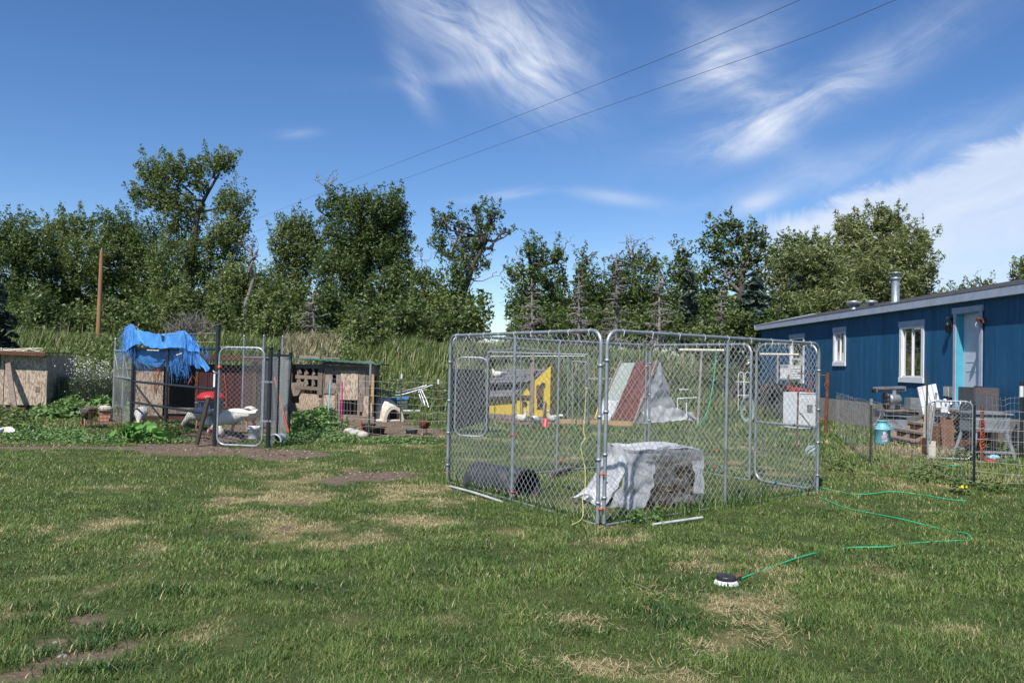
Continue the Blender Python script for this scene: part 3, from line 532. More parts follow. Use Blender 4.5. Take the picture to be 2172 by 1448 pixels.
tree('glossy_bush','glossy bright green bush growing down the bank behind the pallet coop','bush',29.5,790,[(770,690,32,34),(805,685,28,38),(790,725,36,30),(815,745,24,24),(760,730,20,20)],m=shrm,dens=2.6,leaf=.11,trunk=.06)
tree('green_bush','dark green bush on the bank behind the clear plastic shelter','bush',27,1470,[(1430,825,30,30),(1470,850,26,26),(1500,830,26,30),(1410,855,20,20),(1540,800,40,30)],m=shrm,dens=2.2,leaf=.09,trunk=.04)
tree('green_bush','low leafy bush on the bank behind the yellow coop','bush',28,1080,[(1040,760,36,22),(1100,755,30,24),(1150,765,30,20)],m=shrm,dens=2.,leaf=.10,trunk=.04)
# conifers
def conifer(name,label,cat,d,bx,topy,boty,halfpx,m=sprm,dead_=False,group=None,dens=1.,mtl=None):
    base=D(bx,700,d); base.z=hz_(base.x,base.y)-.1; T=thing(name,label,cat,base,group); k=d/FPX
    top=D(bx,topy,d); low=D(bx,boty,d).z; H=top.z-base.z; mb=MB(); mb.tube([base,base.lerp(top,.5)+V3((.03,0,0)),top],.13 if not dead_ else .09,7,False,.02); mb.build('trunk',dead if dead_ else bark,T)
    b=MB(); P=[];DR=[];z=low; W_=halfpx*k
    while z<top.z-.1:
        f=(top.z-z)/(top.z-low); n=random.randint(5,8) if not dead_ else random.randint(4,6)
        for i in range(n):
            a=random.random()*6.283; L=W_*(f**.8)*random.uniform(.65,1.12)+.1; o=V3((base.x,base.y,z+random.uniform(-.1,.1)))
            e=o+V3((math.cos(a)*L,math.sin(a)*L,-L*(.22 if not dead_ else random.uniform(-.25,.45))+.1*L)); pts=branchtube(b,o,e,.036 if dead_ else .03,.012,.5,4,-.04)
            if dead_:
                for _ in range(5):
                    q=random.choice(pts[1:]); branchtube(b,q,q+V3((random.uniform(-1,1),random.uniform(-1,1),random.uniform(-.7,.3)))*L*.4,.018,.009,1.,3)
            else:
                nn=int(60*dens*L/1.); tt=rng.random(nn)**.8; pw=.34*(1-tt*.55)*min(1,L)
                q=np.array(o)+(np.array(e)-np.array(o))*tt[:,None]; q[:,2]+=L*.10*np.sin(tt*3.1)
                side=np.array([-math.sin(a),math.cos(a),0]); q+=side*((rng.random(nn)*2-1)*pw)[:,None]; q[:,2]-=rng.random(nn)*.14
                P.append(q); DR.append(np.full(nn,random.random()))
        z+=.26 if not dead_ else .3
    b.build('branch',dead if dead_ else bark,T)
    if P:
        P=np.concatenate(P); V,F=leafquads(P,.15,.6,1.7); fast('needles',V,F,m,T,dict(rnd=np.repeat(np.concatenate(DR)*.5+.5*rng.random(len(P)),4),dry=np.repeat(rng.random(len(P))*.3,4)))
    return T
conifer('spruce_tree','large blue green spruce left of the far corner of the house','tree',36,1600,566,735,66,dens=1.3)
conifer('spruce_tree','second blue spruce tucked between the first one and the willows','tree',38,1690,560,700,52,dens=1.3)
conifer('spruce_tree','slim green spruce below the small upright cottonwood','tree',37,1460,560,735,36,dens=1.1)
conifer('spruce_tree','blue spruce cut off by the left edge of the picture','tree',26,-12,560,760,52,dens=1.6)
conifer('dead_spruce','grey leafless spruce with drooping twigs nearest the sky gap','dead tree',33.5,1128,590,735,45,dead_=True)
conifer('dead_spruce','thin grey leafless spruce above the join of the kennel panels','dead tree',33.5,1228,580,730,34,dead_=True)
conifer('dead_spruce','tallest grey leafless spruce with a long pointed tip','dead tree',33.5,1307,536,735,40,dead_=True)
conifer('dead_spruce','grey leafless spruce left of the slim green spruce','dead tree',33.5,1398,575,735,36,dead_=True)
conifer('dead_spruce','faint grey leafless spruce in front of the open branched cottonwood','dead tree',36,1530,610,735,26,dead_=True)
def twigbush(name,label,d,bx,by,h,w,n,fan=.5):
    base=D(bx,by,d); base.z=hz_(base.x,base.y)-.05; T=MB()
    for _ in range(n):
        a=random.uniform(-1,1); e=base+V3((a*w,random.uniform(-w,w)*.7,h*random.uniform(.55,1)*(1-.3*a*a))); o=base+V3((a*w*fan*.4,0,0)); p=branchtube(T,o,e,.022,.007,.8,3)
        for _ in range(4): q=random.choice(p[1:4]); branchtube(T,q,q+(e-o)*.45+V3((random.uniform(-.4,.4),random.uniform(-.3,.3),0)),.011,.005,.8,3)
    return solo(T,name,dead,label,'bush',base)
twigbush('bare_bush','bare grey many stemmed bush behind the blue tarp',31,405,700,1.5,.95,60)
conifer('dead_tree','bare grey tree with drooping curved twigs above the pallet coop','dead tree',31.5,664,622,712,42,dead_=True)
def snag(label,d,segs,cat='dead tree'):
    b=MB(); o=D(segs[0][0],segs[0][1],d); o.z=hz_(o.x,o.y)-.1
    branchtube(b,o,D(segs[0][2],segs[0][3],d),.12,.07,.4,6)
    for (x0,y0,x1,y1) in segs[1:]:
        p=branchtube(b,D(x0,y0,d),D(x1,y1,d),.06,.015,.9,5)
        for _ in range(3): q=random.choice(p[2:]); branchtube(b,q,q+V3((random.uniform(-.6,.6),0,random.uniform(-.1,.8))),.02,.008,1.,3)
    return solo(b,'dead_tree',dead,label,cat,o)
snag('dead leaning trunk with curling bare twigs right of the tallest tree',41,[(520,690,528,560),(528,575,535,505),(530,555,548,530),(532,540,520,510),(546,534,544,560)])
# ================= POLE AND LINES =================
pb=D(208,712,31); pb.z=hz_(pb.x,pb.y)-.3; pt=D(216,531,31)
P=thing('utility_pole','orange brown wooden pole without crossarm standing on the bank','utility pole',pb)
MB().tube([pb,pt],.09,12,True,.065).build('pole',polem,P); MB().tube([D(219,566,30.9),D(230,570,30.85)],.02,6).build('step_bolt',dead,P)
MB().tube([pt,pt+V3((0,0,.09))],.03,6).build('top_pin',galv,P)
def line(pts,label):
    A=[D(x,y,d) for x,y,d in pts]; solo(MB().tube(catmull(A,14),.0068,5,False),'power_line',cable,label,'power line',A[0],'overhead power lines')
line([(470,495,78),(700,402,52),(1000,285,34),(1300,166,25),(1500,85,21),(1697,0,18),(1900,-95,15.5)],'upper overhead power line crossing the sky to the top edge')
line([(470,516,78),(780,407,48),(1100,292,33),(1450,169,24.5),(1700,82,20.6),(1893,3,18),(2100,-85,15.8)],'lower overhead power line crossing the sky to the top edge')
# ================= MOBILE HOME =================
def WX(y): return 9.67+(y-15.65)*.0071
HB=V3((WX(32.6),32.6,0)); HT=thing('mobile_home','long single storey mobile home with blue board siding and grey trim','house',HB)
Y0,Y1,ZB,ZT=8.6,32.62,.68,3.03
wins=dict(far=(27.8,29.0,1.16,2.60),mid=(24.30,24.98,1.76,2.66),near=(19.64,20.62,1.38,2.62),door=(17.17,18.08,.80,2.80))
y=Y0; first=None
while y<Y1-.01:
    yb=min(y+.2,Y1); segs=[(ZB,ZT)]
    for (a,b,c,d) in wins.values():
        if y<b-.02 and yb>a+.02: segs=[(ZB,c),(d,ZT)]; 
    for (c,d) in segs:
        if d-c<.03: continue
        MB().box((WX((y+yb)/2)+.012+random.uniform(-.0015,.0015),(y+yb)/2,(c+d)/2),(.024,yb-y-(.016 if int(round((y-Y0)/.2))%6==0 else .006),d-c)).build('siding_board',siding,HT)
    y=yb
# wall core behind the boards (with openings), ends, back
core=MB(); ys=[Y0]+sorted(v for w_ in wins.values() for v in w_[:2])+[Y1]
for i in range(len(ys)-1):
    a,b=ys[i],ys[i+1]; o=[w_ for w_ in wins.values() if abs(w_[0]-a)<1e-6 and abs(w_[1]-b)<1e-6]
    for (c,d) in ([(ZB+.01,o[0][2]),(o[0][3],ZT)] if o else [(ZB+.01,ZT)]):
        core.add([(WX(a)+.026,a,c),(WX(b)+.026,b,c),(WX(b)+.026,b,d),(WX(a)+.026,a,d)],[(0,1,2,3)])
        core.add([(WX(a)+.12,a,c),(WX(b)+.12,b,c),(WX(b)+.12,b,d),(WX(a)+.12,a,d)],[(3,2,1,0)])
core.box((14.2,(Y0+Y1)/2,1.87),(.1,Y1-Y0,2.3)); core.box((11.98,Y1-.06,1.87),(4.3,.1,2.3)); core.box((11.98,Y0+.05,1.87),(4.3,.1,2.3)); core.box((11.98,(Y0+Y1)/2,.7),(4.3,Y1-Y0-.3,.06))
core.build('wall',siding,HT)
sk=MB(); sk.box((WX(20)+.06,(Y0+Y1)/2,.30),(.1,Y1-Y0-.04,.74),rz=-.0071); sk.box((12,Y1-.1,.3),(4.3,.1,.74)); sk.build('foundation_skirt',skirt,HT)
fa=MB(); fa.beam((WX(Y0)-.15,Y0-.3,3.115),(WX(Y1)-.15,Y1+.3,3.115),.03,.17); fa.build('fascia',trim,HT)
fs=MB(); fs.beam((WX(Y0)-.065,Y0-.28,3.045),(WX(Y1)-.065,Y1+.28,3.045),.13,.02); fs.build('soffit',trim,HT)
ft=MB(); ft.beam((9.6,Y1+.3,3.14),(12.0,Y1+.3,3.68),.03,.17); ft.beam((12.0,Y1+.3,3.68),(14.4,Y1+.3,3.14),.03,.17); ft.build('rake_board',trim,HT)
rf=MB()
for k in range(20):
    f0,f1=k/20,(k+1)/20; xa,za=9.46+(12.0-9.46)*f0,3.205+(3.75-3.205)*f0; xb,zb=9.46+(12-9.46)*f1,3.205+(3.75-3.205)*f1
    rf.prism([(xa-.01,Y0-.32,za),(xb+.02,Y0-.32,zb+.0),(xb+.02,Y0-.32,zb+.014),(xa-.01,Y0-.32,za+.02)],(0.17,Y1-Y0+.64,0))
rf.prism([(12.0,Y0-.32,3.75),(14.7,Y0-.32,3.2),(14.7,Y0-.32,3.22),(12.0,Y0-.32,3.78)],(0.17,Y1-Y0+.64,0)); rf.build('roof',shing,HT)
MB().add([(9.6,Y1-.02,3.0),(14.3,Y1-.02,3.0),(12,Y1-.02,3.65)],[(0,1,2)]).build('gable',siding,HT)
def bx2(mb,x0,x1,y0,y1,z0,z1): return mb.box(((x0+x1)/2,(y0+y1)/2,(z0+z1)/2),(x1-x0,y1-y0,z1-z0))
def window(a,b,c,d,tw,sill,head,kind):
    X=WX((a+b)/2); W_=bx2(MB(),X-.035,X-.002,a-tw-.04,b+tw+.04,d+.002,d+head)
    F=W_.build('window',trim,HT); 
    s=MB(); bx2(s,X-.025,X-.002,a-tw,a-.001,c-.001,d); bx2(s,X-.025,X-.002,b+.001,b+tw,c-.001,d); bx2(s,X-.04,X-.002,a-tw-.01,b+tw+.01,c-sill,c-.002); s.build('casing',vinyl if kind!='door' else trim,F)
    fr_=MB()
    for (p,q,r_,s_) in ((a,b,d-.047,d-.002),(a,b,c+.002,c+.047),(a+.001,a+.03,c+.047,d-.047),(b-.03,b-.001,c+.047,d-.047)): bx2(fr_,X-.012,X+.05,p,q,r_,s_)
    if kind=='slide': bx2(fr_,X+.0,X+.045,(a+b)/2-.02,(a+b)/2+.02,c+.047,d-.047)
    else: bx2(fr_,X+.0,X+.045,a+.045,b-.045,(c+d)/2-.03,(c+d)/2+.03)
    fr_.build('sash',vinyl,F)
    g_=MB(); 
    spans=[(a+.045,(a+b)/2-.03),((a+b)/2+.03,b-.045)] if kind=='slide' else [(a+.045,b-.045)]
    for (p,q) in spans: MB().add([(X+.03,p,c+.047),(X+.03,q,c+.047),(X+.03,q,d-.045),(X+.03,p,d-.045)],[(0,1,2,3)]).build('pane',glass,F)
    return F,X
def curtain(F,X,y0,y1,z0,z1,m):
    MB().grid(lambda u,v:(X+.17+.025*math.sin(u*(y1-y0)*38),y0+(y1-y0)*u,z0+(z1-z0)*v),24,2).build('curtain',m,F)
F,X=window(*wins['mid'],.12,.11,.14,'slide'); curtain(F,X,24.66,25.05,1.74,2.7,curt)
F,X=window(*wins['near'],.12,.12,.14,'slide'); curtain(F,X,20.42,20.75,1.36,2.66,mat('pink beige curtain',(.42,.25,.2),(.3,.17,.13),rough=.9)); curtain(F,X,19.55,19.72,1.36,2.66,MATS['weathered wood'])
F,X=window(*wins['far'],.12,.1,.13,'hung')
# door
a,b,c,d=wins['door']; X=WX(17.6)
Dm=MB(); bx2(Dm,X-.035,X-.002,a-.14,b+.14,d+.002,d+.13); DR=Dm.build('door',trim,HT)
s=MB(); bx2(s,X-.025,X-.002,a-.10,a-.001,c-.06,d); s.build('casing',trim,DR); s=MB(); bx2(s,X-.025,X-.002,b+.001,b+.10,c-.06,d); s.build('casing',trim,DR)
s=MB(); bx2(s,X-.001,X+.17,b-.012,b-.0005,c,d-.002); s.build('jamb',cyan,DR,label='turquoise door jamb'); s=MB(); bx2(s,X-.001,X+.17,a+.0005,a+.012,c,d-.002); bx2(s,X-.001,X+.17,a+.012,b-.012,d-.014,d-.002); s.build('jamb',cyan,DR)
s=MB(); bx2(s,X+.15,X+.19,a+.012,b-.012,c+.02,d-.014); SL=s.build('door_slab',slabm,DR)
bx2(MB(),X-.03,X+.17,a-.02,b+.02,c-.05,c+.001).build('threshold',trim,DR)
s=MB(); 
for zz in (1.05,1.75):
    bx2(s,X+.143,X+.149,a+.12,b-.12,zz,zz+.03); bx2(s,X+.143,X+.149,a+.12,b-.12,zz+.5,zz+.53)
s.build('moulding',slabm,DR); MB().lathe((X+.145,a+.11,1.75),[(.0,0),(.03,.01),(.03,.05),(.0,.07)],12,(-1,0,0)).build('door_knob',galv,DR)
# lamps, boxes on wall
LX=WX(18.24)
s=MB(); s.box((LX-.03,18.26,2.62),(.05,.09,.22)); s.lathe((LX-.11,18.26,2.52),[(.02,-.13),(.045,-.11),(.055,.02),(.075,.04),(.01,.12)],6); s.tube([(LX-.03,18.26,2.66),(LX-.13,18.26,2.74),(LX-.13,18.26,2.66)],.012,6); s.build('wall_lantern',blackp,HT)
FL=MB().box((WX(17.02)-.03,17.02,2.60),(.05,.1,.1)).tube([(WX(17)-.05,17.02,2.6),(WX(17)-.14,16.96,2.63),(WX(17)-.2,16.9,2.6)],.03,8,True,.045).build('flood_lamp',rust,HT); MB().lathe((WX(17)-.12,17.05,2.50),[(.0,-.06),(.045,-.04),(.05,.0),(.03,.05),(.02,.07)],12).build('bulb',white,FL)
e=bx2(MB(),WX(18.3)-.10,WX(18.3)-.002,18.18,18.42,.98,1.22).build('electric_box',greypl,HT); MB().tube([(WX(18.3)-.05,18.3,.98),(WX(18.3)-.05,18.3,.2)],.018,8).build('conduit',galv,e); bx2(MB(),WX(18.3)-.115,WX(18.3)-.101,18.19,18.41,1.0,1.21).build('box_cover',mat('pale grey box cover',(.4,.42,.4)),e)
# roof vents and stovepipe
p=MB(); p.lathe((10.35,22.43,3.30),[(.19,0),(.10,.12),(.105,.75),(.105,.76)],20); SP=p.build('stovepipe',galv,HT)
p=MB(); p.lathe((10.35,22.43,4.0),[(.10,0),(.135,.0),(.135,.055),(.10,.06),(.10,.10),(.125,.10),(.125,.17),(.15,.17),(.13,.2),(.0,.22)],20); p.build('rain_cap',galv,SP)
for i,(yy,xx,sc) in enumerate(((25.2,10.37,1.15),(23.95,10.36,.9))):
    v=MB(); v.lathe((xx,yy,3.30),[(.16*sc,0),(.08*sc,.07*sc),(.075*sc,.20*sc)],16); v=v.build('roof_vent',galv,HT); c=MB(); c.lathe((xx,yy,3.30+.18*sc),[(.075,0),(.18*sc,.01),(.19*sc,.07),(.13*sc,.10),(0,.11)],18,(.12*(1-i),.25*(1-i),1)); c.build('vent_cap',galv,v)
MB().lathe((10.3,27.5,3.32),[(.14,0),(.14,.05),(.0,.07)],12).build('roof_vent',interior,HT)
# air conditioner
XA=WX(28.3); A=thing('window_air_conditioner','white boxy air conditioner sticking out of the far house window','air conditioner',(XA-.3,28.3,1.2))
bx2(MB(),XA-.42,XA-.03,27.93,28.75,1.18,1.66).build('casing',mat('beige grey steel',(.45,.44,.42),(.4,.39,.37)),A)
g_=MB(); bx2(g_,XA-.45,XA-.42,27.90,28.78,1.16,1.22); bx2(g_,XA-.45,XA-.42,27.90,28.78,1.62,1.68)
for k in range(6): bx2(g_,XA-.45,XA-.42,27.9+k*.164,27.96+k*.164,1.22,1.62)
g_.build('grille',white,A)
s=MB()
for k in range(5): s.box((XA-.2,27.92,1.24+k*.08),(.30,.012,.035))
s.build('side_louvre',white,A)
# ================= KENNEL =================
KF,KL,KR,KB=V3((.86,7.75,0)),V3((-.79,10.42,0)),V3((3.81,10.23,0)),V3((2.12,12.88,0))
KT=thing('chain_link_kennel','large empty galvanised chain link dog kennel standing on the lawn','dog kennel',KF)
ORANGE=orange
def frame_pts(a,b,h,r,z0=.03,bot=False):
    u=(b-a).normalized(); U=V3((0,0,1)); P=[]
    if not bot: P+= [a+U*z0]
    else:
        for k in range(7): t_=k/6*math.pi/2; P.append(a+u*(r-r*math.sin(t_))+U*(z0+r-r*math.cos(t_)))
    L=(b-a).length
    for k in range(7): t_=k/6*math.pi/2; P.append(a+u*(r-r*math.cos(t_))+U*(h-r+r*math.sin(t_)))
    for k in range(7): t_=k/6*math.pi/2; P.append(b-u*(r-r*math.sin(t_))+U*(h-r+r*math.cos(t_)))
    if not bot: P+=[b+U*z0]
    else:
        for k in range(7): t_=k/6*math.pi/2; P.append(b-u*(r-r*math.cos(t_))+U*(z0+r-r*math.sin(t_)))
    return P
def panel(par,a,b,h,mids=(.5,),m=galv,wm=wirem,pitch=.090,wr=.0024,rr=.019,rad=.13,z0=.03,bot=False,name='panel',rails=(),ties=True,jag=0):
    a=V3(a);b=V3(b);P=frame_pts(a,b,h,rad,z0,bot); f=MB(); f.tube(P+([P[0]] if bot else []),rr,10,not bot)
    if not bot: f.tube([a+V3((0,0,.015)),b+V3((0,0,.015))],rr*.6,8)
    o=f.build(name,m,par); u=(b-a)
    for q in mids: MB().tube([a+u*q+V3((0,0,.0)),a+u*q+V3((0,0,h-.02))],rr*.92,10).build('mid_post',m,o)
    for (q0,q1,z) in rails: MB().tube([a+u*q0+V3((0,0,z)),a+u*q1+V3((0,0,z))],rr*.92,10).build('rail',m,o)
    un=u.normalized(); V,F=linkmesh(a+un*.035+V3((0,0,z0+.03)),u-un*.07,V3((0,0,h-z0-.055)),pitch,wr)
    c=fast('chain_link_fabric',V,F,wm,o,None,True); c['kind']='stuff'
    if ties:
        n=V3((un.y,-un.x,0)); t_=MB()
        for k in range(9):
            p=a+u*((k+.5)/9)+V3((0,0,h)); t_.tube([p+n*.012+V3((0,0,-.05)),p+n*.024,p+V3((0,0,.024)),p-n*.024,p-n*.01+V3((0,0,-.045))],.0028,4)
        x=t_.build('wire_tie',white,o); x['kind']='stuff'
    return o
gap=.045
def ins(a,b,g0=gap,g1=gap): u=(b-a).normalized(); return a+u*g0,b-u*g1
panel(KT,*ins(KF,KL),1.83); panel(KT,*ins(KF,KR),1.83); panel(KT,*ins(KL,KB),1.83)
# gate side
a,b=ins(KB,KR); u=(b-a); pn=panel(KT,a,a+u*.655,1.83,(),)
panel(KT,a+u*.685,b,1.83,(),rad=.16,bot=True,name='gate',rails=((0,1,.80),))
MB().box(a+u*.965+V3((0,0,1.02)),(.05,.05,.10)).build('gate_latch',galv,KT)
cl=0
for (c,d1,d2) in ((KF,KL,KR),(KL,KF,KB),(KR,KF,KB),(KB,KL,KR)):
    p1=c+(d1-c).normalized()*gap; p2=c+(d2-c).normalized()*gap
    for z in (.22,.62,1.02,1.50):
        m_=(p1+p2)/2; MB().lathe(p1+V3((0,0,z)),[(.026,-.012),(.026,.012)],12).lathe(p2+V3((0,0,z+.05)),[(.026,-.012),(.026,.012)],12).beam(p1+V3((0,0,z)),p2+V3((0,0,z+.05)),.006,.022).build('clamp',galv,KT)
for (p,z) in ((KF,.17),(KF,.98*.5),(KL,.45),(KL,.12),(KL+(KF-KL)*.5,.10),(KL+(KF-KL)*.5,.72),(KR,.9),(KB+(KR-KB)*.45,.35),(KB+(KR-KB)*.45,.12),(KL+(KB-KL)*.52,.55),(KL+(KB-KL)*.52,.15)):
    q=MB(); q.lathe(p+V3((0,0,z)),[(.026,-.006),(.026,.006)],8); q.tube([p+V3((0,0,z)),p+V3((.035,-.03,z+.01)),p+V3((.07,-.01,z-.015))],.004,4); q.build('twine_tie',orange,KT)
# loose pvc pipes, rope
a=G(955,1031,.02);b=G(1065,1064,.02); solo(MB().tube(catmull([a,a.lerp(b,.5)+V3((0,0,.01)),b],4),.014,8),'pipe',greypvc,'long grey white pipe lying outside the left kennel panel','pipe',a)
a=G(1385,1112,.03);b=G(1490,1097,.04); solo(MB().tube([a,b],.014,8),'pipe',greypvc,'short white pipe lying against the foot of the right kennel panel','pipe',a)
rp=[D(1244,824,8.25),D(1241,870,8.25),D(1238,915,8.22),D(1241,930,8.2),D(1232,946,8.2),D(1236,970,8.2),D(1241,995,8.18),D(1241,1030,8.15),D(1236,1060,8.1),D(1237,1085,8.0),G(1232,1102,.03),G(1214,1112,.03)]
ax_=MB().tube(catmull(rp,5),.005,6); ax_.lathe(rp[0],[(0,-.02),(.018,0),(0,.02)],8).lathe(rp[3],[(0,-.02),(.018,0),(0,.02)],8); solo(ax_,'yellow_rope',yellowr,'frayed yellow rope hanging down the inside of the left kennel panel','rope',G(1240,1112))
# black half tunnel
a,b=G(1012,1050,.0),G(1118,1046,0); a=V3((-.47,10.05,0)); b=V3((.14,9.62,0)); a=G(1010,1032); b=G(1118,1052)
un=(b-a).normalized(); nn=V3((-un.y,un.x,0)); Rr=.205
def tun(rad):
    def f(u_,v_):
        t_=math.pi*1.5*u_-math.pi*.25; p=a.lerp(b,v_); return p+nn*math.cos(t_)*rad+V3((0,0,.095+math.sin(t_)*rad+.004*math.sin(v_*60)))
    return f
T=thing('black_barrel_shelter','black open ended barrel lying on its side inside the kennel','animal shelter',(a+b)/2)
mbx=MB().grid(tun(Rr),28,40).grid(tun(Rr-.008),28,4)
mbx.build('barrel_shell',mat('scuffed black barrel',(.030,.030,.033),(.05,.05,.054),rough=.5,scale=12,bump=.3,c3=(.10,.10,.10),s3=7),T)
MB().lathe(a+V3((0,0,.095)),[(0,-.05),(Rr*.7,-.035),(Rr,.0)],28,tuple(un)).build('end_cap',MATS['scuffed black barrel'],T)
lr=MB(); lr.tube([b+nn*math.cos(k)*Rr+V3((0,0,.095+math.sin(k)*Rr)) for k in np.linspace(-.78,3.92,30)],.009,6); lr.build('rim',blackpl,T)
lg=G(1178,1003,.05); solo(MB().tube([G(1168,1006,.05),G(1195,996,.06),G(1213,992,.05)],.045,9,True,.03),'log',mat('grey charred wood',(.09,.08,.08),(.14,.13,.125),rough=.9,bump=.5),'short dark log lying in the grass behind the black barrel','log',lg)
# plastic covered crate
c0=G(1333,1078); c1=G(1480,1074); un=(c1-c0).normalized(); nn=V3((-un.y,un.x,0)).normalized(); Wc=(c1-c0).length; Dc=.62; Hc=.60
def cp(u_,v_,z): return c0+un*u_*Wc+nn*v_*Dc+V3((0,0,z))
T=thing('covered_crate','wooden crate of hay wrapped in torn clear plastic sheeting inside the kennel','crate',(c0+c1)/2)
for (u_,v_) in ((.02,.03),(.98,.03),(.02,.97),(.98,.97)): MB().beam(cp(u_,v_,0),cp(u_,v_,Hc-.02),.05,.05).build('corner_post',wood,T)
for z in (.05,Hc-.05):
    MB().beam(cp(.03,.97,z),cp(.97,.97,z),.02,.08).build('rail',wood,T); MB().beam(cp(.02,.06,z),cp(.02,.94,z),.08,.02,upv=(0,0,1)).build('rail',wood,T); MB().beam(cp(.98,.06,z),cp(.98,.94,z),.02,.08).build('rail',wood,T)
for k in range(5): MB().beam(cp(.02+k*.2,.5,Hc-.005),cp(.2+k*.2,.5,Hc-.005),Dc*.98,.015).build('top_board',wood,T)
def lump(u_,v_):
    th=u_*2*math.pi; ph=v_*math.pi; n_=noise.noise(V3((u_*5,v_*4,2)))*.05
    return cp(.56,.46,.20)+un*(Wc*.40+n_)*math.cos(th)*min(1,math.sin(ph)*1.4)+nn*(Dc*.40+n_)*math.sin(th)*min(1,math.sin(ph)*1.4)+V3((0,0,.22*max(-1,min(1,-math.cos(ph)*1.35))+n_))
hb=MB()
for k in range(3): hb.box(cp(.33+k*.27,.45,.23),(.262*Wc,Dc*.82,.45),rz=math.atan2(un.y,un.x)+.02*k,jit=.015)
solo(hb,'hay',hay,'brown flattened hay seen through the front of the wrapped crate','hay',cp(.55,.45,0),kind='stuff')
hs_=rng.random((3600,3)); P=np.array([tuple(cp(.16+.84*a_,(.04 if c_<.8 else .04+.8*b_),.02+.46*b_)) for a_,b_,c_ in hs_]); V,F=leafquads(P,.05,.0,3.2); o=fast('hay_stalks',V*1.,F,leafmat('hay stalks',(.16,.11,.06),(.26,.18,.10),(.36,.28,.16)),None,dict(rnd=rng.random(len(V)),dry=rng.random(len(V))*.6)); tag(o,'loose brown hay stalks sticking out of the wrapped crate',None,None,'stuff')
def nz(p,s=6.,a=.02): return noise.noise_vector(V3(p)*s)*a
def sheet(fn,nu,nv,a=.018,s=7.):
    return lambda u_,v_:(lambda p:p+nz(p,s,a)+nz(p,s*2.7,a*.45))(V3(fn(u_,v_)))
cap=MB()
cap.grid(sheet(lambda u_,v_:cp(-.04+1.08*u_,-.06+1.1*v_,Hc+.025-.012*math.sin(u_*7)),10,10),36,24)
cap.build('plastic_top',plastd,T)
s=MB(); s.grid(sheet(lambda u_,v_:cp(-.05-.34*(1-v_)**2,-.06+1.1*u_,.02+(Hc+.0)*v_),10,10,.03),24,24); s.build('plastic_side',plastd,T,label='milky plastic side flap pulled out to the left')
s=MB(); s.grid(sheet(lambda u_,v_:cp(-.04+1.08*u_,-.07-.03*math.sin(v_*3),Hc+.02-.17*v_),10,10,.03,8),36,10); s.build('plastic_front',thinpl,T)
s=MB(); s.grid(sheet(lambda u_,v_:cp(-.06-.30*v_*v_+(.36+.16*v_)*u_,-.085-.08*v_*u_,Hc-.02-(Hc-.04)*v_),10,10,.032,9),20,24); s.build('plastic_flap',plast,T)
s=MB(); s.grid(sheet(lambda u_,v_:cp(1.04+.02*math.sin(v_*4),-.07+1.1*u_,Hc+.02-(Hc-.08)*v_),10,10,.03),16,20); s.build('plastic_side',plast,T)
s=MB(); s.grid(sheet(lambda u_,v_:cp(.88+.16*u_,-.08-.05*v_,Hc-.1-.34*v_),10,10,.03),8,12); s.build('plastic_flap',plast,T)
s=MB(); s.grid(sheet(lambda u_,v_:cp(.28+.72*u_,-.05-.03*math.sin(v_*5+u_*3),Hc-.12-(Hc-.17)*v_),10,10,.035,9),26,22); s.build('plastic_veil',thinpl,T)
bag=G(1262,1062,.03); s=MB(); s.grid(lambda u_,v_:(lambda p:p+nz(p,7,.09)*(1-abs(u_-.5)))(V3(bag)+un*(.62*(u_-.42))+nn*(.16*(v_-.5))+V3((0,0,.10*math.sin(u_*3.14)*math.sin(v_*3.14)+.05))),30,14); solo(s,'plastic_sheet',plastd,'crumpled white plastic sheet on the grass left of the wrapped crate','plastic sheet',bag)
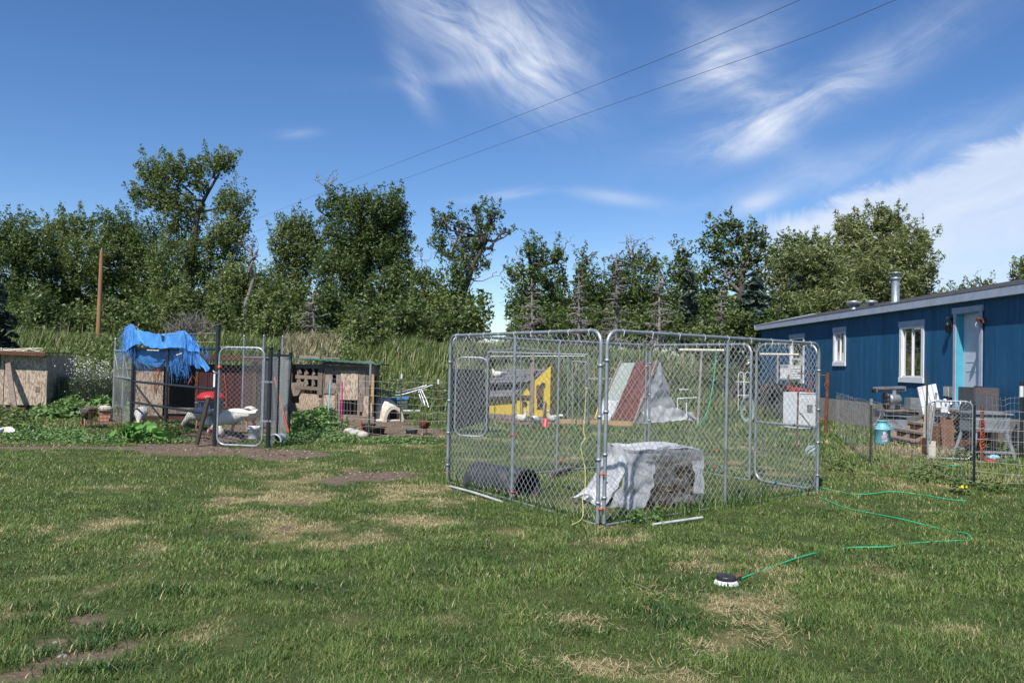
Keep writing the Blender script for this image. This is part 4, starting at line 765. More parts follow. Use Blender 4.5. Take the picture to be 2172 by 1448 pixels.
# ================= BIRDS =================
def bird(name,label,pos,hd,size=1.,pose='stand',fm=feather,group=None,cat='hen',tail=.25,headm=None,wat=True):
    pos=V3(pos); m_=Matrix.Rotation(hd,3,'Z'); f=lambda x,y,z:pos+m_@V3((x,y,z))*size
    T=thing(name,label,cat,pos,group)
    if pose=='stand': sp=[(-.34,.40,.02,.02),(-.28,.39,.05,.035),(-.20,.36,.10,.09),(-.08,.32,.145,.13),(.05,.30,.15,.145),(.14,.33,.125,.13),(.20,.40,.075,.085),(.225,.48,.042,.045),(.235,.55,.036,.038),(.25,.60,.045,.045),(.285,.61,.036,.036),(.31,.60,.015,.015)]
    elif pose=='graze': sp=[(-.34,.36,.02,.02),(-.28,.37,.06,.04),(-.20,.36,.11,.09),(-.08,.33,.15,.135),(.06,.30,.15,.145),(.16,.27,.11,.11),(.24,.21,.06,.065),(.30,.14,.04,.042),(.345,.09,.037,.037),(.37,.065,.045,.04),(.395,.045,.03,.03),(.41,.02,.012,.012)]
    else: sp=[(-.34,.22,.02,.02),(-.26,.22,.08,.05),(-.14,.19,.14,.12),(0,.17,.16,.145),(.12,.18,.12,.12),(.18,.25,.06,.07),(.20,.32,.04,.045),(.22,.36,.045,.045),(.26,.36,.03,.03),(.28,.355,.012,.012)]
    q=[(V3((sp[0][0],0,sp[0][1])),sp[0][2],sp[0][3])]; n=14; vs=[];fs=[]; N=len(sp)
    for i,(x,z,ry,rz) in enumerate(sp):
        a_=sp[max(i-1,0)];b_=sp[min(i+1,N-1)]; d=V3((b_[0]-a_[0],0,b_[1]-a_[1])).normalized(); px=V3((0,1,0)); py=d.cross(px)
        for k in range(n): t_=2*math.pi*k/n; vs.append(f(*(V3((x,0,z))+px*math.cos(t_)*ry+py*math.sin(t_)*rz)))
    for i in range(N-1):
        for k in range(n): fs.append((i*n+k,i*n+(k+1)%n,(i+1)*n+(k+1)%n,(i+1)*n+k))
    fs+= [tuple(range(n))[::-1],tuple(range((N-1)*n,N*n))]
    b=MB(); b.add(vs,fs,True); b.build('body',fm,T,sub=1)
    t_=MB(); zt=sp[1][1]; x0=sp[2][0]
    for k in range(7):
        a_=(k-3)*.16; t_.add([f(x0,-.03+.01*k,zt+.02),f(x0,.03,zt-.02),f(x0-tail,math.sin(a_)*tail+.03,zt-.02+tail*(.25-.15*abs(a_))),f(x0-tail*1.02,math.sin(a_)*tail-.03,zt+.02+tail*(.25-.15*abs(a_)))],[(0,1,2,3)])
    t_.build('tail',fm,T)
    for s_ in (-1,1):
        w_=MB(); zc=sp[3][1]; w_.add([f(.10-.38*u_,s_*(.150-.02*abs(u_-.4)-.04*u_),zc+.04+.10*(.5-v_)*(1-.55*u_)-.02*u_) for v_ in (0,.5,1) for u_ in (0,.25,.5,.75,1)],[(j*5+i,j*5+i+1,(j+1)*5+i+1,(j+1)*5+i) for j in range(2) for i in range(4)],True); w_.build('wing',fm,T)
        if pose!='sit':
            l_=MB(); l_.tube([f(.0,s_*.06,.26),f(-.02,s_*.06,.16),f(.01,s_*.06,.02)],[.045*size,.02*size,.011*size],7)
            for k in (-.5,0,.5): l_.tube([f(.01,s_*.06,.015),f(.07,s_*.06+k*.06,.006)],.007*size,5)
            l_.tube([f(.01,s_*.06,.015),f(-.03,s_*.06,.006)],.007*size,5); l_.build('leg',horn,T)
    hx,hz=sp[-2][0],sp[-2][1]
    MB().tube([f(hx,0,hz),f(hx+.05*(.5 if pose=='graze' else 1),0,hz-(.05 if pose=='graze' else .012))],.012*size,6,True,.003).build('beak',horn,T)
    if wat:
        w_=MB(); w_.lathe(f(hx-.005,0,hz-.035),[(0,-.045*size),(.018*size,-.02*size),(.01*size,.02*size)],8)
        w_.tube([f(sp[-4][0],0,sp[-4][1]),f(sp[-3][0],0,sp[-3][1])],[.047*size,.050*size],10) if cat=='turkey' else w_.prism([f(hx-.06,-.004,hz+.03),f(hx,-.004,hz+.03),f(hx-.01,-.004,hz+.07),f(hx-.03,-.004,hz+.055),f(hx-.055,-.004,hz+.075)],m_@V3((0,.008*size,0)))
        w_.build('comb' if cat!='turkey' else 'wattle',wattle,T)
    return T
# ================= BLACK AND GALVANISED RUN =================
Z=V3((0,0,1))
PA,PB_,PC,PD,PE=G(239,893),G(278,906),G(455,945),G(568,950),G(611,926)
RT=thing('poultry_run','tall poultry run of black painted and galvanised chain link panels','poultry run',PC)
def post(par,p,h,r,m,name='post'):
    o=MB().tube([p,p+Z*h],r,10).build(name,m,par); MB().lathe(p+Z*h,[(r*1.15,-.03),(r*1.1,.0),(0,.02)],10).build('post_cap',m,o); return o
post(RT,PC,2.04,.036,blackp); post(RT,PB_,1.95,.034,blackp); post(RT,PD,1.68,.036,blackp); post(RT,PE,1.62,.033,blackp); post(RT,PD.lerp(PE,.38),1.66,.026,blackp)
PF=G(258,898); post(RT,PA,1.85,.022,galv); post(RT,PF,2.0,.022,galv)
PG=V3((-4.75,17.2,0)); PH=V3((-5.35,17.9,0)); PI=V3((-6.0,18.6,0)); post(RT,PG,1.95,.02,galv); post(RT,PH,1.98,.02,galv); post(RT,PI,1.98,.02,galv)
def mesh_only(par,a,b,z0,z1,pitch,wm,wr,sag=None):
    V,F=linkmesh(V3(a)+Z*z0,V3(b)-V3(a),Z*(z1-z0),pitch,wr); o=fast('chain_link_fabric',V,F,wm,par,None,True); o['kind']='stuff'; return o
def rails(par,a,b,zs,r,m):
    for z in zs: MB().tube([a+Z*z,b+Z*z],r,8).build('rail',m,par)
rails(RT,PB_,PC,(.52,.95,1.63),.024,blackp); MB().tube([PB_.lerp(PC,.46),PB_.lerp(PC,.46)+Z*1.62],.03,8).build('post',blackp,RT)
mesh_only(RT,PB_,PC,.04,1.62,.078,blackp,.0024)
rails(RT,PA,PB_,(1.0,1.58),.02,galv); mesh_only(RT,PA,PB_,.03,1.57,.07,wirem,.0022)
rails(RT,PD,PE,(1.55,),.022,blackp); mesh_only(RT,PD,PE,.05,1.54,.06,wirem,.0018)
rails(RT,PE,PG,(1.5,),.018,galv); mesh_only(RT,PE,PG,.05,1.5,.06,wirem,.0018); mesh_only(RT,PG,PH,.05,1.5,.06,wirem,.0018); mesh_only(RT,PH,PI,.05,1.5,.06,wirem,.0018); rails(RT,PG,PI,(1.5,),.018,galv)
for zz in (1.75,1.9): MB().tube([PB_+Z*zz,PC+Z*zz],.004,4).build('strand_wire',wired,RT)
for p,q in ((PF,PB_),): MB().tube([p+Z*1.2,q+Z*1.2],.010,6).build('tie_rod',galv,RT); MB().tube([p+Z*.2,q+Z*.2],.010,6).build('tie_rod',galv,RT)
MB().tube([PA+Z*1.5,PA.lerp(PF,.5)+Z*1.02],.007,4).build('tension_wire',galv,RT); MB().tube([PF+Z*1.5,PF.lerp(PB_,.6)+Z*.95],.007,4).build('tension_wire',galv,RT)
MB().box(PC+V3((-.02,-.05,1.10)),(.03,.02,.22)).build('white_hook',white,RT); MB().tube([D(452,786,13.8),D(455,790,13.75),D(463,791,13.8)],.012,6).build('gate_hook',galv,RT)
GT=thing('walk_gate','galvanised gate with rounded corners closing the front of the poultry run','gate',PC)
panel(GT,PC+V3((.06,-.06,0)),PD+V3((-.09,-.03,0)),1.66,(),pitch=.085,rr=.019,rad=.14,bot=True,name='gate_frame',z0=.03)
MB().lathe(PC+V3((.06,-.06,1.32)),[(.03,-.03),(.03,.03)],8).build('orange_tie',orange,GT)
for z in (.45,1.1): MB().beam(PD+V3((-.13,-.05,z)),PD+V3((.05,-.02,z)),.012,.03).build('hinge',galv,GT)
# leaning sticks
def stick(pxs,d0,d1,r,m,name,label,cat='stick',box=None,n=8):
    a=D(pxs[0],pxs[1],d0); b=D(pxs[2],pxs[3],d1); a.z=max(a.z,-.02)
    mb=MB(); mb.beam(a,b,*box) if box else mb.tube([a,b],r,n)
    return solo(mb,name,m,label,cat,a)
stick((417,943,443,842),13.9,14.05,.02,interior,'brace_board','dark narrow board leaning against the black gate post','board',(.09,.035))
stick((612,917,582,800),15.2,15.6,.022,orange,'orange_handle','long orange tool handle leaning by the right side of the poultry run','tool handle')
# tarp
TP=thing('blue_tarp','ragged bright blue tarpaulin draped over the front rail of the run','tarp',D(360,740,16))
def along(px,py,off=0.):
    s_=(px-278)/177.; base=PB_.lerp(PC,s_); return base
def tpt(px,py,dd=0.):
    dpt=17.6-(px-262)*(17.6-14.15)/(450-262); return D(px,py,dpt+dd)
def strip(top,bot,nu,nv,dt,db,am=.05,name='tarp_sheet'):
    T_=catmull([tpt(x,y,dt) for x,y in top],8); B_=catmull([tpt(x,y,db) for x,y in bot],8)
    g=lambda L,u_:(lambda k,fr_:L[k].lerp(L[min(k+1,len(L)-1)],fr_))(int(u_*(len(L)-1)-1e-6),(u_*(len(L)-1))%1 if u_<1 else 1)
    mb=MB(); mb.grid(lambda u_,v_:(lambda p:p+V3((0,1,.6))*(noise.noise(p*3.5)*am+noise.noise(p*9.)*am*.3+.45*am*math.sin(u_*18+v_*4)*v_) )(g(T_,u_).lerp(g(B_,u_),v_)),nu,nv); return mb.build(name,tarp,TP)
strip([(266,700),(276,688),(296,700),(330,706),(365,706),(390,700),(398,708),(420,728)],[(268,742),(285,732),(310,733),(340,738),(365,738),(392,738),(410,745),(424,748)],60,14,-.05,-.28,.055)
strip([(272,734),(300,736),(330,742),(365,742),(388,744),(410,742),(420,740)],[(276,742),(296,770),(322,776),(345,778),(362,776),(380,760),(396,768)],50,14,.18,.10,.05)
strip([(392,722),(405,724),(415,730),(423,738)],[(388,765),(402,772),(415,778),(425,786)],26,14,-.2,-.1,.045)
strip([(408,745),(418,748),(424,752)],[(430,778),(438,789),(445,781)],14,18,-.15,-.2,.03)
strip([(262,702),(268,692),(276,694)],[(266,745),(271,752),(277,742)],10,14,.0,-.05,.05)
MB().beam(tpt(312,742,-.3),tpt(337,743,-.3),.01,.02).build('edge_slat',cream,TP); MB().beam(tpt(374,753,-.3),tpt(385,749,-.3),.01,.02).build('edge_slat',cream,TP)
fr_=MB()
for (x,y,l,n) in ((270,735,34,46),(400,720,50,70),(385,765,40,70),(300,772,18,30),(425,745,22,40),(270,705,45,40),(366,775,30,24)):
    for _ in range(n):
        p=tpt(x+random.uniform(-16,16),y+random.uniform(-14,10),random.uniform(-.3,.1)); q=p+V3((random.gauss(.02,.05),random.gauss(0,.04),-random.uniform(.3,1)*l/105)); fr_.tube([p,p.lerp(q,.5)+V3((random.gauss(0,.02),0,0)),q],.0035,3,False)
o=fr_.build('frayed_threads',tarp,TP); o['kind']='stuff'
# ================= OPEN FRONT SHED BEHIND THE RUN =================
s0,s1=G(283,902),G(575,884); s0=V3((-8.75,19.2,0)); s1=V3((-5.75,19.5,0)); un=(s1-s0).normalized(); nn=V3((-un.y,un.x,0)); L_=(s1-s0).length
ST=thing('turkey_shed','low open fronted board shed standing at the back of the poultry run','shed',(s0+s1)/2)
def sp_(f,dpt,z): return s0+un*(f*L_)+nn*dpt+Z*z
def wallbox(par,f0,f1,d0,d1,z0,z1,m,name,label=None):
    return MB().prism([sp_(f0,d0,z0),sp_(f1,d0,z0),sp_(f1,d1,z0),sp_(f0,d1,z0)],Z*(z1-z0)).build(name,m,par,label=label)
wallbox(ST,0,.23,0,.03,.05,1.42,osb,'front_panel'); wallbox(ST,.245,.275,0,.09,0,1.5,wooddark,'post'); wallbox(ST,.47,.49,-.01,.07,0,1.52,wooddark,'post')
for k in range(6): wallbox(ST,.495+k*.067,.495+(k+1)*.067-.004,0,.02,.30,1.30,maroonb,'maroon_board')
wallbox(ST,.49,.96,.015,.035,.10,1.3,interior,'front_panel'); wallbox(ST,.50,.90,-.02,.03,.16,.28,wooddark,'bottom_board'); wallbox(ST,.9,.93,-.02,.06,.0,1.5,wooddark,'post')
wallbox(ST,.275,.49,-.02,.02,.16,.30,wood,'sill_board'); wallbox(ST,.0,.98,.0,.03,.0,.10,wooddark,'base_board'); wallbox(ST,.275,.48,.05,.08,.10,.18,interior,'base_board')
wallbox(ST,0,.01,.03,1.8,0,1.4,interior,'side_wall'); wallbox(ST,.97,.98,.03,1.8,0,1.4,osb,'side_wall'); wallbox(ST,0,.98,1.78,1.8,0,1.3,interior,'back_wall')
rm=MB(); rm.prism([sp_(-.03,-.18,1.52),sp_(1.0,-.18,1.52),sp_(1.0,1.95,1.40),sp_(-.03,1.95,1.40)],Z*.03); rm.build('roof',wooddark,ST)
MB().prism([sp_(-.03,-.20,1.42),sp_(1.0,-.20,1.42),sp_(1.0,-.182,1.42),sp_(-.03,-.182,1.42)],Z*.13).build('fascia',wooddark,ST)
for k in range(3): MB().tube(catmull([sp_(.45,-.06,1.05),sp_(.43,-.07,.95-k*.03),sp_(.42,-.05,.82),sp_(.455,-.06,.78),sp_(.48,-.06,.9),sp_(.455,-.05,1.04)],6),.006,4).build('orange_twine',orange,ST)
tw=MB()
for k in range(3): tw.tube(catmull([sp_(.2+random.uniform(-.01,.01),-.04,1.25),sp_(.19+random.uniform(-.03,.02),-.05,1.0),sp_(.18+random.uniform(-.03,.02),-.05,.8),sp_(.17,-.05,.62+.04*k)],4),.006,4)
tw.build('orange_twine',orange,ST); tw=MB()
for k in range(2): tw.tube(catmull([sp_(.69+random.uniform(-.01,.01),-.04,1.1),sp_(.7+random.uniform(-.03,.03),-.05,.85),sp_(.705,-.05,.75),sp_(.70+random.uniform(-.02,.02),-.05,.3)],4),.006,4)
tw.build('orange_twine',orange,ST)
# blue bin with red lid
bc=V3((-5.62,15.9,0)); bc=D(446,890,18.3); bc.z=0
T=thing('storage_bin','slate blue plastic bin with domed red lid inside the poultry run','bin',bc)
b=MB(); b.lathe(bc,[(.19,0),(.20,.02),(.245,.42),(.27,.425),(.27,.47),(.25,.475)],28)
for k in range(14): a_=k*.449; b.tube([bc+V3((math.cos(a_)*.205,math.sin(a_)*.205,.05)),bc+V3((math.cos(a_)*.243,math.sin(a_)*.243,.40))],.008,4)
b.build('bin_body',bluepl,T); b=MB(); b.lathe(bc,[(.285,.46),(.295,.50),(.285,.52),(.22,.58),(.10,.61),(0,.615)],28); b.build('lid',redpl,T)
T.scale=(1.02,1.02,1.2)
for s_ in (-1,1): MB().tube([bc+V3((s_*.26,-.06,.40)),bc+V3((s_*.32,-.05,.40)),bc+V3((s_*.32,.05,.40)),bc+V3((s_*.26,.06,.40))],.012,6).build('handle',bluepl,T)
# turkeys
GRP='white turkeys in the poultry run'
bird('turkey','white turkey pecking the ground left of the blue bin',G(420,912),2.9,1.05,'graze',cat='turkey',group=GRP,tail=.16)
bird('turkey','large white turkey standing tail to the right behind the gate',G(492,921),math.pi*1.05,1.12,'graze',cat='turkey',group=GRP,tail=.20)
bird('turkey','white turkey rearmost behind the gate beside the white bucket',G(530,910),1.7,1.08,'graze',cat='turkey',group=GRP,tail=.2)
bird('turkey','white turkey alone in the left corner of the run',G(298,905),-1.3,.95,'graze',cat='turkey',group=GRP,tail=.16)
bird('turkey','dark bronze turkey with pale barred tail out on the lawn',G(186,908),2.3,1.0,'graze',fm=dkfeather,cat='turkey',tail=.2)
def bucket(p,label,r=.15,h=.24,tilt=None,m=whitep):
    T=thing('bucket',label,'bucket',p); a_=tilt or (0,0,1); b=MB(); b.lathe(p,[(0,.006),(r*.82,.0),(r*.84,.01),(r,h),(r*1.06,h-.005),(r*1.06,h-.05),(r*1.01,h-.055),(r*.98,h-.05),(r*.96,h-.004),(r*.80,.012),(0,.014)],28,a_); b.build('pail',m,T)
    ax3=V3(a_).normalized(); q=p+ax3*(h-.04); e=ax3.cross(V3((0,1,.2))).normalized(); f_=ax3.cross(e); hb=MB(); hb.tube([q+e*math.cos(k)*r*1.07+f_*math.sin(k)*r*1.07-ax3*.05*math.sin(k) for k in np.linspace(0,3.14,12)],.003,4); hb.build('bail_handle',galv,T); return T
bucket(G(538,930),'upright white bucket on the dirt behind the gate',.115,.23)
bucket(G(597,940)+Z*.08,'white bucket tipped over outside the poultry run',.125,.24,(-.25,-.9,-.12))
bucket(G(-5,925)+Z*.02,'white pot at the left edge beside the dark weeds',.09,.12)
for i,(x,y,m,l) in enumerate(((465,926,cream,'cream plastic jug lying by the gate post'),(15,922,cream,'small pink white bowl at the left edge'))):
    p=G(x,y); b=MB(); b.lathe(p+Z*.005,[(.05,0),(.085,.03),(.085,.13),(.04,.17),(.035,.20),(0,.20)] if i==0 else [(.05,0),(.12,.09),(.115,.09),(.05,.01),(0,.01)],18,(0,0,1) if i==0 else (.3,-.5,.8)); solo(b,'jug' if i==0 else 'bowl',m,l,'jug' if i==0 else 'bowl',p)
# ================= BOARD COOP AT LEFT EDGE =================
o0=V3((-14.1,21.3,0)); o1=G(104,871); o1=V3((-12.0,21.5,0)); un=(o1-o0).normalized(); nn=V3((-un.y,un.x,0)); L_=(o1-o0).length
CT=thing('board_coop','square strand board coop with dark roof edge at the left edge','coop',(o0+o1)/2)
def op(f,d,z): return o0+un*(f*L_)+nn*d+Z*z
for k,(f0,f1) in enumerate(((0,.495),(.505,1.))): MB().prism([op(f0,-.004*k,.14),op(f1,-.004*k,.14),op(f1,.02,.14),op(f0,.02,.14)],Z*1.30).build('front_panel',osb,CT)
MB().prism([op(.99,.022,.14),op(1.,.022,.14),op(1.,1.5,.14),op(.99,1.5,.14)],Z*1.28).build('side_panel',osb,CT); MB().prism([op(0,1.49,.14),op(1.,1.49,.14),op(1.,1.51,.14),op(0,1.51,.14)],Z*1.28).build('back_panel',interior,CT)
r_=MB(); r_.prism([op(-.05,-.25,1.53),op(1.02,-.25,1.49),op(1.02,1.6,1.47),op(-.05,1.6,1.5)],Z*.025); r_.build('roof',wood,CT); MB().prism([op(-.05,-.27,1.45),op(1.02,-.27,1.41),op(1.02,-.25,1.41),op(-.05,-.25,1.45)],Z*.09).build('fascia',wooddark,CT)
MB().prism([op(.0,-.02,1.06),op(.45,-.02,1.10),op(.45,-.0,1.10),op(.0,-.0,1.06)],Z*.32).build('cross_board',wooddark,CT)
for f in (.02,.5,.97): MB().prism([op(f,0,-.02),op(f+.03,0,-.02),op(f+.03,.1,-.02),op(f,.1,-.02)],Z*.16).build('skid',wood,CT)
MB().prism([op(.0,.03,.03),op(1.,.03,.03),op(1.,.06,.03),op(0,.06,.03)],Z*.05).build('floor_joist',wooddark,CT); MB().prism([op(.87,-.012,.48),op(.92,-.012,.48),op(.92,-.005,.48),op(.87,-.005,.48)],Z*.14).build('patch',wood,CT)
b=D(31,893,20.6); b.z=0; t_=D(17,770,21.3); solo(MB().beam(b,t_,.14,.035,upv=(0,-1,.1)),'leaning_board',woodh,'wide grey board leaning against the front of the board coop','board',b)
stick((46,915,22,855),18.9,20.3,.018,rust,'leaning_stick','thin dark stick leaning in the weeds before the board coop')
cr=MB()
for k in range(4): cr.tube(catmull([op(.3+.15*k+.06*math.cos(a_)*2.2,.1+.25*math.sin(a_),1.56+.03*math.sin(a_*2+k)) for a_ in np.linspace(0,6.0,9)],4),.012,5)
cr.tube(catmull([op(.5,.0,1.55),op(.8,-.1,1.6),op(.95,-.05,1.6),op(.9,.1,1.54)],5),.012,5); cr.tube(catmull([op(1.0,.2,1.42),op(1.04,.1,1.25),op(1.09,.0,1.15)],5),.012,5); solo(cr,'rope_coil',creamr,'coil of cream rope lying on the roof of the board coop','rope',op(.5,.1,1.5))
# ================= WEEDS =================
def leafclump(name,lab,pts,h,n,leaf,m,kind='stuff',up=.8,el=1.3):
    P=[]
    for (x,y,rx,ry) in pts:
        c=G(x,y); k=c.y/FPX; a_=rx*k; b_=max(ry*c.y*c.y/(1.5*FPX),.15); q=rng.normal(size=(int(n*a_*b_*3.1)+40,2))*.5
        X=c.x+q[:,0]*a_*1.15; Y=c.y+q[:,1]*b_*1.15; hh=h*(.3+.9*fbm(X*1.9,Y*1.9,3))*(1-.55*np.minimum(1,(q**2).sum(1))); P.append(np.stack([X,Y,hgt(X,Y)+hh*(rng.random(len(X))**.6)],1))
    P=np.concatenate(P); V,F=leafquads(P,leaf,up,el); o=fast(name,V,F,m,None,dict(rnd=np.repeat(rng.random(len(P)),4),dry=np.repeat(rng.random(len(P))**5,4))); return tag(o,lab,None,None,kind)
leafclump('ground_weeds','low broad leaved weeds between the lawn and the coops',[(60,930,70,7),(130,925,80,9),(220,935,60,7),(330,938,40,4),(380,938,30,3),(640,925,40,10),(670,915,60,10),(720,935,40,5),(610,940,30,4),(850,940,60,3),(50,915,40,8)],.17,900,.042,weedm)
leafclump('leafy_weeds','bright leafy weeds growing beside the board coop',[(130,880,28,6),(170,880,30,7),(205,876,22,6),(150,872,22,5),(120,868,15,4)],.50,900,.10,weedm)
leafclump('leafy_weeds','dark leafy weeds at the foot of the board coop',[(10,905,26,7),(30,912,20,5),(-10,900,20,6)],.45,900,.06,shrm)
leafclump('leafy_weeds','tall leafy weeds left of the pallet coop door',[(680,905,35,7),(650,912,30,6),(632,920,20,5),(700,910,22,5)],.50,900,.075,weedm)
leafclump('leafy_weeds','feathery dark weeds in front of the black mesh panel',[(345,930,22,4),(372,928,16,4)],.45,1500,.035,shrm,el=2.5)
leafclump('leafy_weeds','small leafy weeds near the wrapped crate',[(1350,1108,14,3),(1395,1110,8,2)],.20,2500,.035,weedm)
leafclump('leafy_weeds','clumps of weeds along the house wire fence',[(2120,955,26,6),(2040,975,20,4),(2160,965,26,6),(1990,1000,20,4),(1780,1000,30,6),(1960,1020,26,5),(2100,1040,26,5),(2030,1045,18,4)],.26,900,.035,shrm,el=2.)
X,Y=scatter(106,234,22.0,24.6,16000); V,F,kk=blades(X,Y,(.55+.6*rng.random(len(X)))*(.5+.8*fbm(X*1.4,Y*1.4,3)),.014,.5,seg=2); tag(fast('flowering_weeds',V,F,flm,None,dict(rnd=np.repeat(rng.random(len(X)),kk),dry=np.repeat(rng.random(len(X))*.5,kk))),'tall grey green weeds with white flowers beside the board coop',None,None,'stuff')
P=np.stack([X,Y,hgt(X,Y)+.1+.75*rng.random(len(X))],1); k=rng.random(len(X))<.6; V,F=leafquads(P[k],.05,.3,2.2); tag(fast('weed_leaves',V,F,flm,None,dict(rnd=np.repeat(rng.random(k.sum()),4),dry=np.zeros(k.sum()*4))),'leaves of the tall flowering weeds beside the board coop',None,None,'stuff')
X,Y=scatter(106,236,21.8,23.6,2600); zz=.25+1.15*rng.random(2600)**.8; k=fbm(X*2,Y*2,3)>.42; P=np.stack([X,Y,zz*(.75+.4*fbm(X,Y,2))],1)[k]; V,F=leafquads(P,.032,1.,1.); tag(fast('white_flowers',V,F,petal,None,None),'many tiny white flowers on the tall weeds',None,None,'stuff')
# squash plant with big leaves and its wire cage
sc=G(285,938); ST_=thing('squash_plant','large leaved squash plant growing outside the black run panel','plant',sc)
def bigleaf():
    n=11; V=[(0,0,0)]+[((.5+.06*math.cos(5*a_))*math.cos(a_)*(1-.25*math.exp(-((a_-math.pi)**2)*6)),(.5+.06*math.cos(5*a_))*math.sin(a_),.06*math.cos(2*a_)-.05) for a_ in np.linspace(0,2*math.pi,n,endpoint=False)]
    me=bpy.data.meshes.new('leaf'); me.from_pydata(V,[],[(0,i+1,(i+1)%n+1) for i in range(n)]); me.materials.append(squashm)
    for nm,v in (('rnd',.5),('dry',0.)): at=me.attributes.new(nm,'FLOAT','POINT'); at.data.foreach_set('value',[v*(i%3)/2. for i in range(n+1)])
    return me
lm=bigleaf(); stm=MB()
for k in range(100):
    px=random.gauss(288,30); py=random.uniform(896,934)+abs(px-288)*.25; d=random.uniform(14.2,15.2); p=D(px,py,d)
    o=bpy.data.objects.new('leaf',lm); COL.objects.link(o); o.parent=ST_; o.location=p-sc; o.scale=[random.uniform(.15,.25)]*3; o.rotation_euler=(random.gauss(.85,.3),random.gauss(0,.4),random.uniform(0,6.28)); stm.tube([V3((p.x*.6+sc.x*.4,p.y*.6+sc.y*.4,0)),p],.008,4,False)
stm.build('stem',squashm,ST_)
cg=MB(); cc=G(222,926)
for k in range(26): a_=k/26*6.283; cg.tube([cc+V3((math.cos(a_)*.27,math.sin(a_)*.27,0)),cc+V3((math.cos(a_)*.27,math.sin(a_)*.27,.52))],.0028,3,False)
for z in (.1,.3,.52): cg.tube([cc+V3((math.cos(a_)*.27,math.sin(a_)*.27,z)) for a_ in np.linspace(0,6.283,24)],.0028,3,False)
solo(cg,'wire_cage',rust,'round wire plant cage standing left of the squash plant','plant cage',cc)
bs=G(222,893); T=thing('brick_stack','short stack of bricks with a grey stone on top beside the run','bricks',bs)
for k in range(3): MB().box(bs+V3((.02*(k%2),0,.035+.07*k)),(.24,.12,.062),rz=.1*k).build('brick',brickm,T)
sb=MB(); sb.lathe(bs+Z*.21,[(0,0),(.14,.02),(.16,.07),(.10,.13),(0,.15)],12,sx=1.1,sy=.8); solo(sb,'round_stone',stone,'rounded grey stone resting on the short brick stack','stone',bs+Z*.21)
# ================= PALLET COOP =================
A_,B_,C_,D_,E_=V3((-5.75,21.6,0)),V3((-4.60,20.45,0)),V3((-3.36,20.28,0)),V3((-3.5,22.1,0)),V3((-5.1,22.9,0))
PT=thing('pallet_coop','patched coop of weathered boards and pallets under a green sheet roof','coop',B_)
def face(par,a,b,f0,f1,z0,z1,off,th,m,name,label=None,mb=None):
    u=(b-a); n=V3((u.y,-u.x,0)).normalized(); p=a+u*f0+n*off; q=a+u*f1+n*off; g=(mb or MB()).prism([p+Z*z0,q+Z*z0,q-n*th+Z*z0,p-n*th+Z*z0],Z*(z1-z0)); return g if mb else g.build(name,m,par,label=label)
# right face B->C
for (f0,f1,z0,z1,m) in ((0,.17,.10,1.28,wood),(.175,.33,.72,.92,wood),(.34,.50,.80,1.0,wood)): face(PT,B_,C_,f0,f1,z0,z1,.012,.02,m,'plank')
for k in range(3): face(PT,B_,C_,.0,1.,1.12+k*.12,1.232+k*.12,.0 if k else .004,.02,woodh,'plank')
face(PT,B_,C_,.35,.70,.52,1.22,.03,.015,osb,'strand_board'); face(PT,B_,C_,.0,.25,.05,.62,.03,.015,osb,'strand_board'); face(PT,B_,C_,.80,1.,.05,.62,.03,.015,osb,'strand_board')
face(PT,B_,C_,.0,.24,.66,.78,.034,.02,woodh,'plank'); face(PT,B_,C_,.25,.345,.08,1.22,.012,.02,wood,'plank'); face(PT,B_,C_,.71,.84,.60,1.22,.02,.02,wood,'plank'); face(PT,B_,C_,.85,.985,.62,1.22,.012,.02,wood,'plank')
face(PT,B_,C_,.70,.755,.10,.70,.045,.02,wood,'plank'); face(PT,B_,C_,.76,.815,.24,.66,.05,.02,wood,'plank'); face(PT,B_,C_,.34,.72,.06,.16,.045,.02,woodh,'plank'); face(PT,B_,C_,.24,.29,.05,.68,.045,.02,wood,'plank')
face(PT,B_,C_,.96,1.02,.45,1.38,.03,.04,woodnew,'corner_post'); face(PT,B_,C_,.30,1.06,.0,.13,.10,.05,woodh,'sill_board'); face(PT,B_,C_,.30,.98,.12,.14,.10,.10,woodh,'sill_board')
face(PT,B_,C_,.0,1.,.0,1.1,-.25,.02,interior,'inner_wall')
dp=MB()
for k in range(4): a_=.42+.07*k; u=C_-B_; dp.tube([B_+u*a_+Z*.16+V3((0,-.01,0)),B_+u*a_+Z*.52+V3((0,-.01,0))],.003,3)
dp.build('door_wire',wired,PT)
# left face A->B : pallet above, strand board below
for k in range(3): face(PT,A_,B_,.22,1.,.72+k*.27,.81+k*.27,.05,.02,woodh,'pallet_board')
for k in range(4): face(PT,A_,B_,.24+k*.22,.29+k*.22,.70,1.36,.028,.035,wood,'pallet_stringer')
for k in range(2): face(PT,A_,B_,.88-.0*k,1.0,.62,1.34,.06,.015,wood,'pallet_board') if k==0 else None
for k in range(3):
    u=B_-A_; n=V3((u.y,-u.x,0)).normalized()
    for z in (.84,1.11): MB().beam(A_+u*(.32+k*.2)+n*.04+Z*(z+.17),A_+u*(.37+k*.2)+n*.04+Z*z,.03,.06).build('pallet_slat',wood,PT)
face(PT,A_,B_,.0,.92,.08,.36,.03,.015,osb,'strand_board'); face(PT,A_,B_,.30,1.,.36,.62,.0,.015,osb,'strand_board'); face(PT,A_,B_,.92,1.,.10,.50,.035,.02,wood,'plank')
face(PT,A_,B_,0,1.,.05,1.3,-.3,.02,interior,'inner_wall'); MB().prism([A_+Z*.5,A_+(B_-A_)*.30+Z*.56,A_+(B_-A_)*.5+Z*.92,A_+Z*.86],V3((-.03,-.03,0))).build('angled_board',wood,PT)
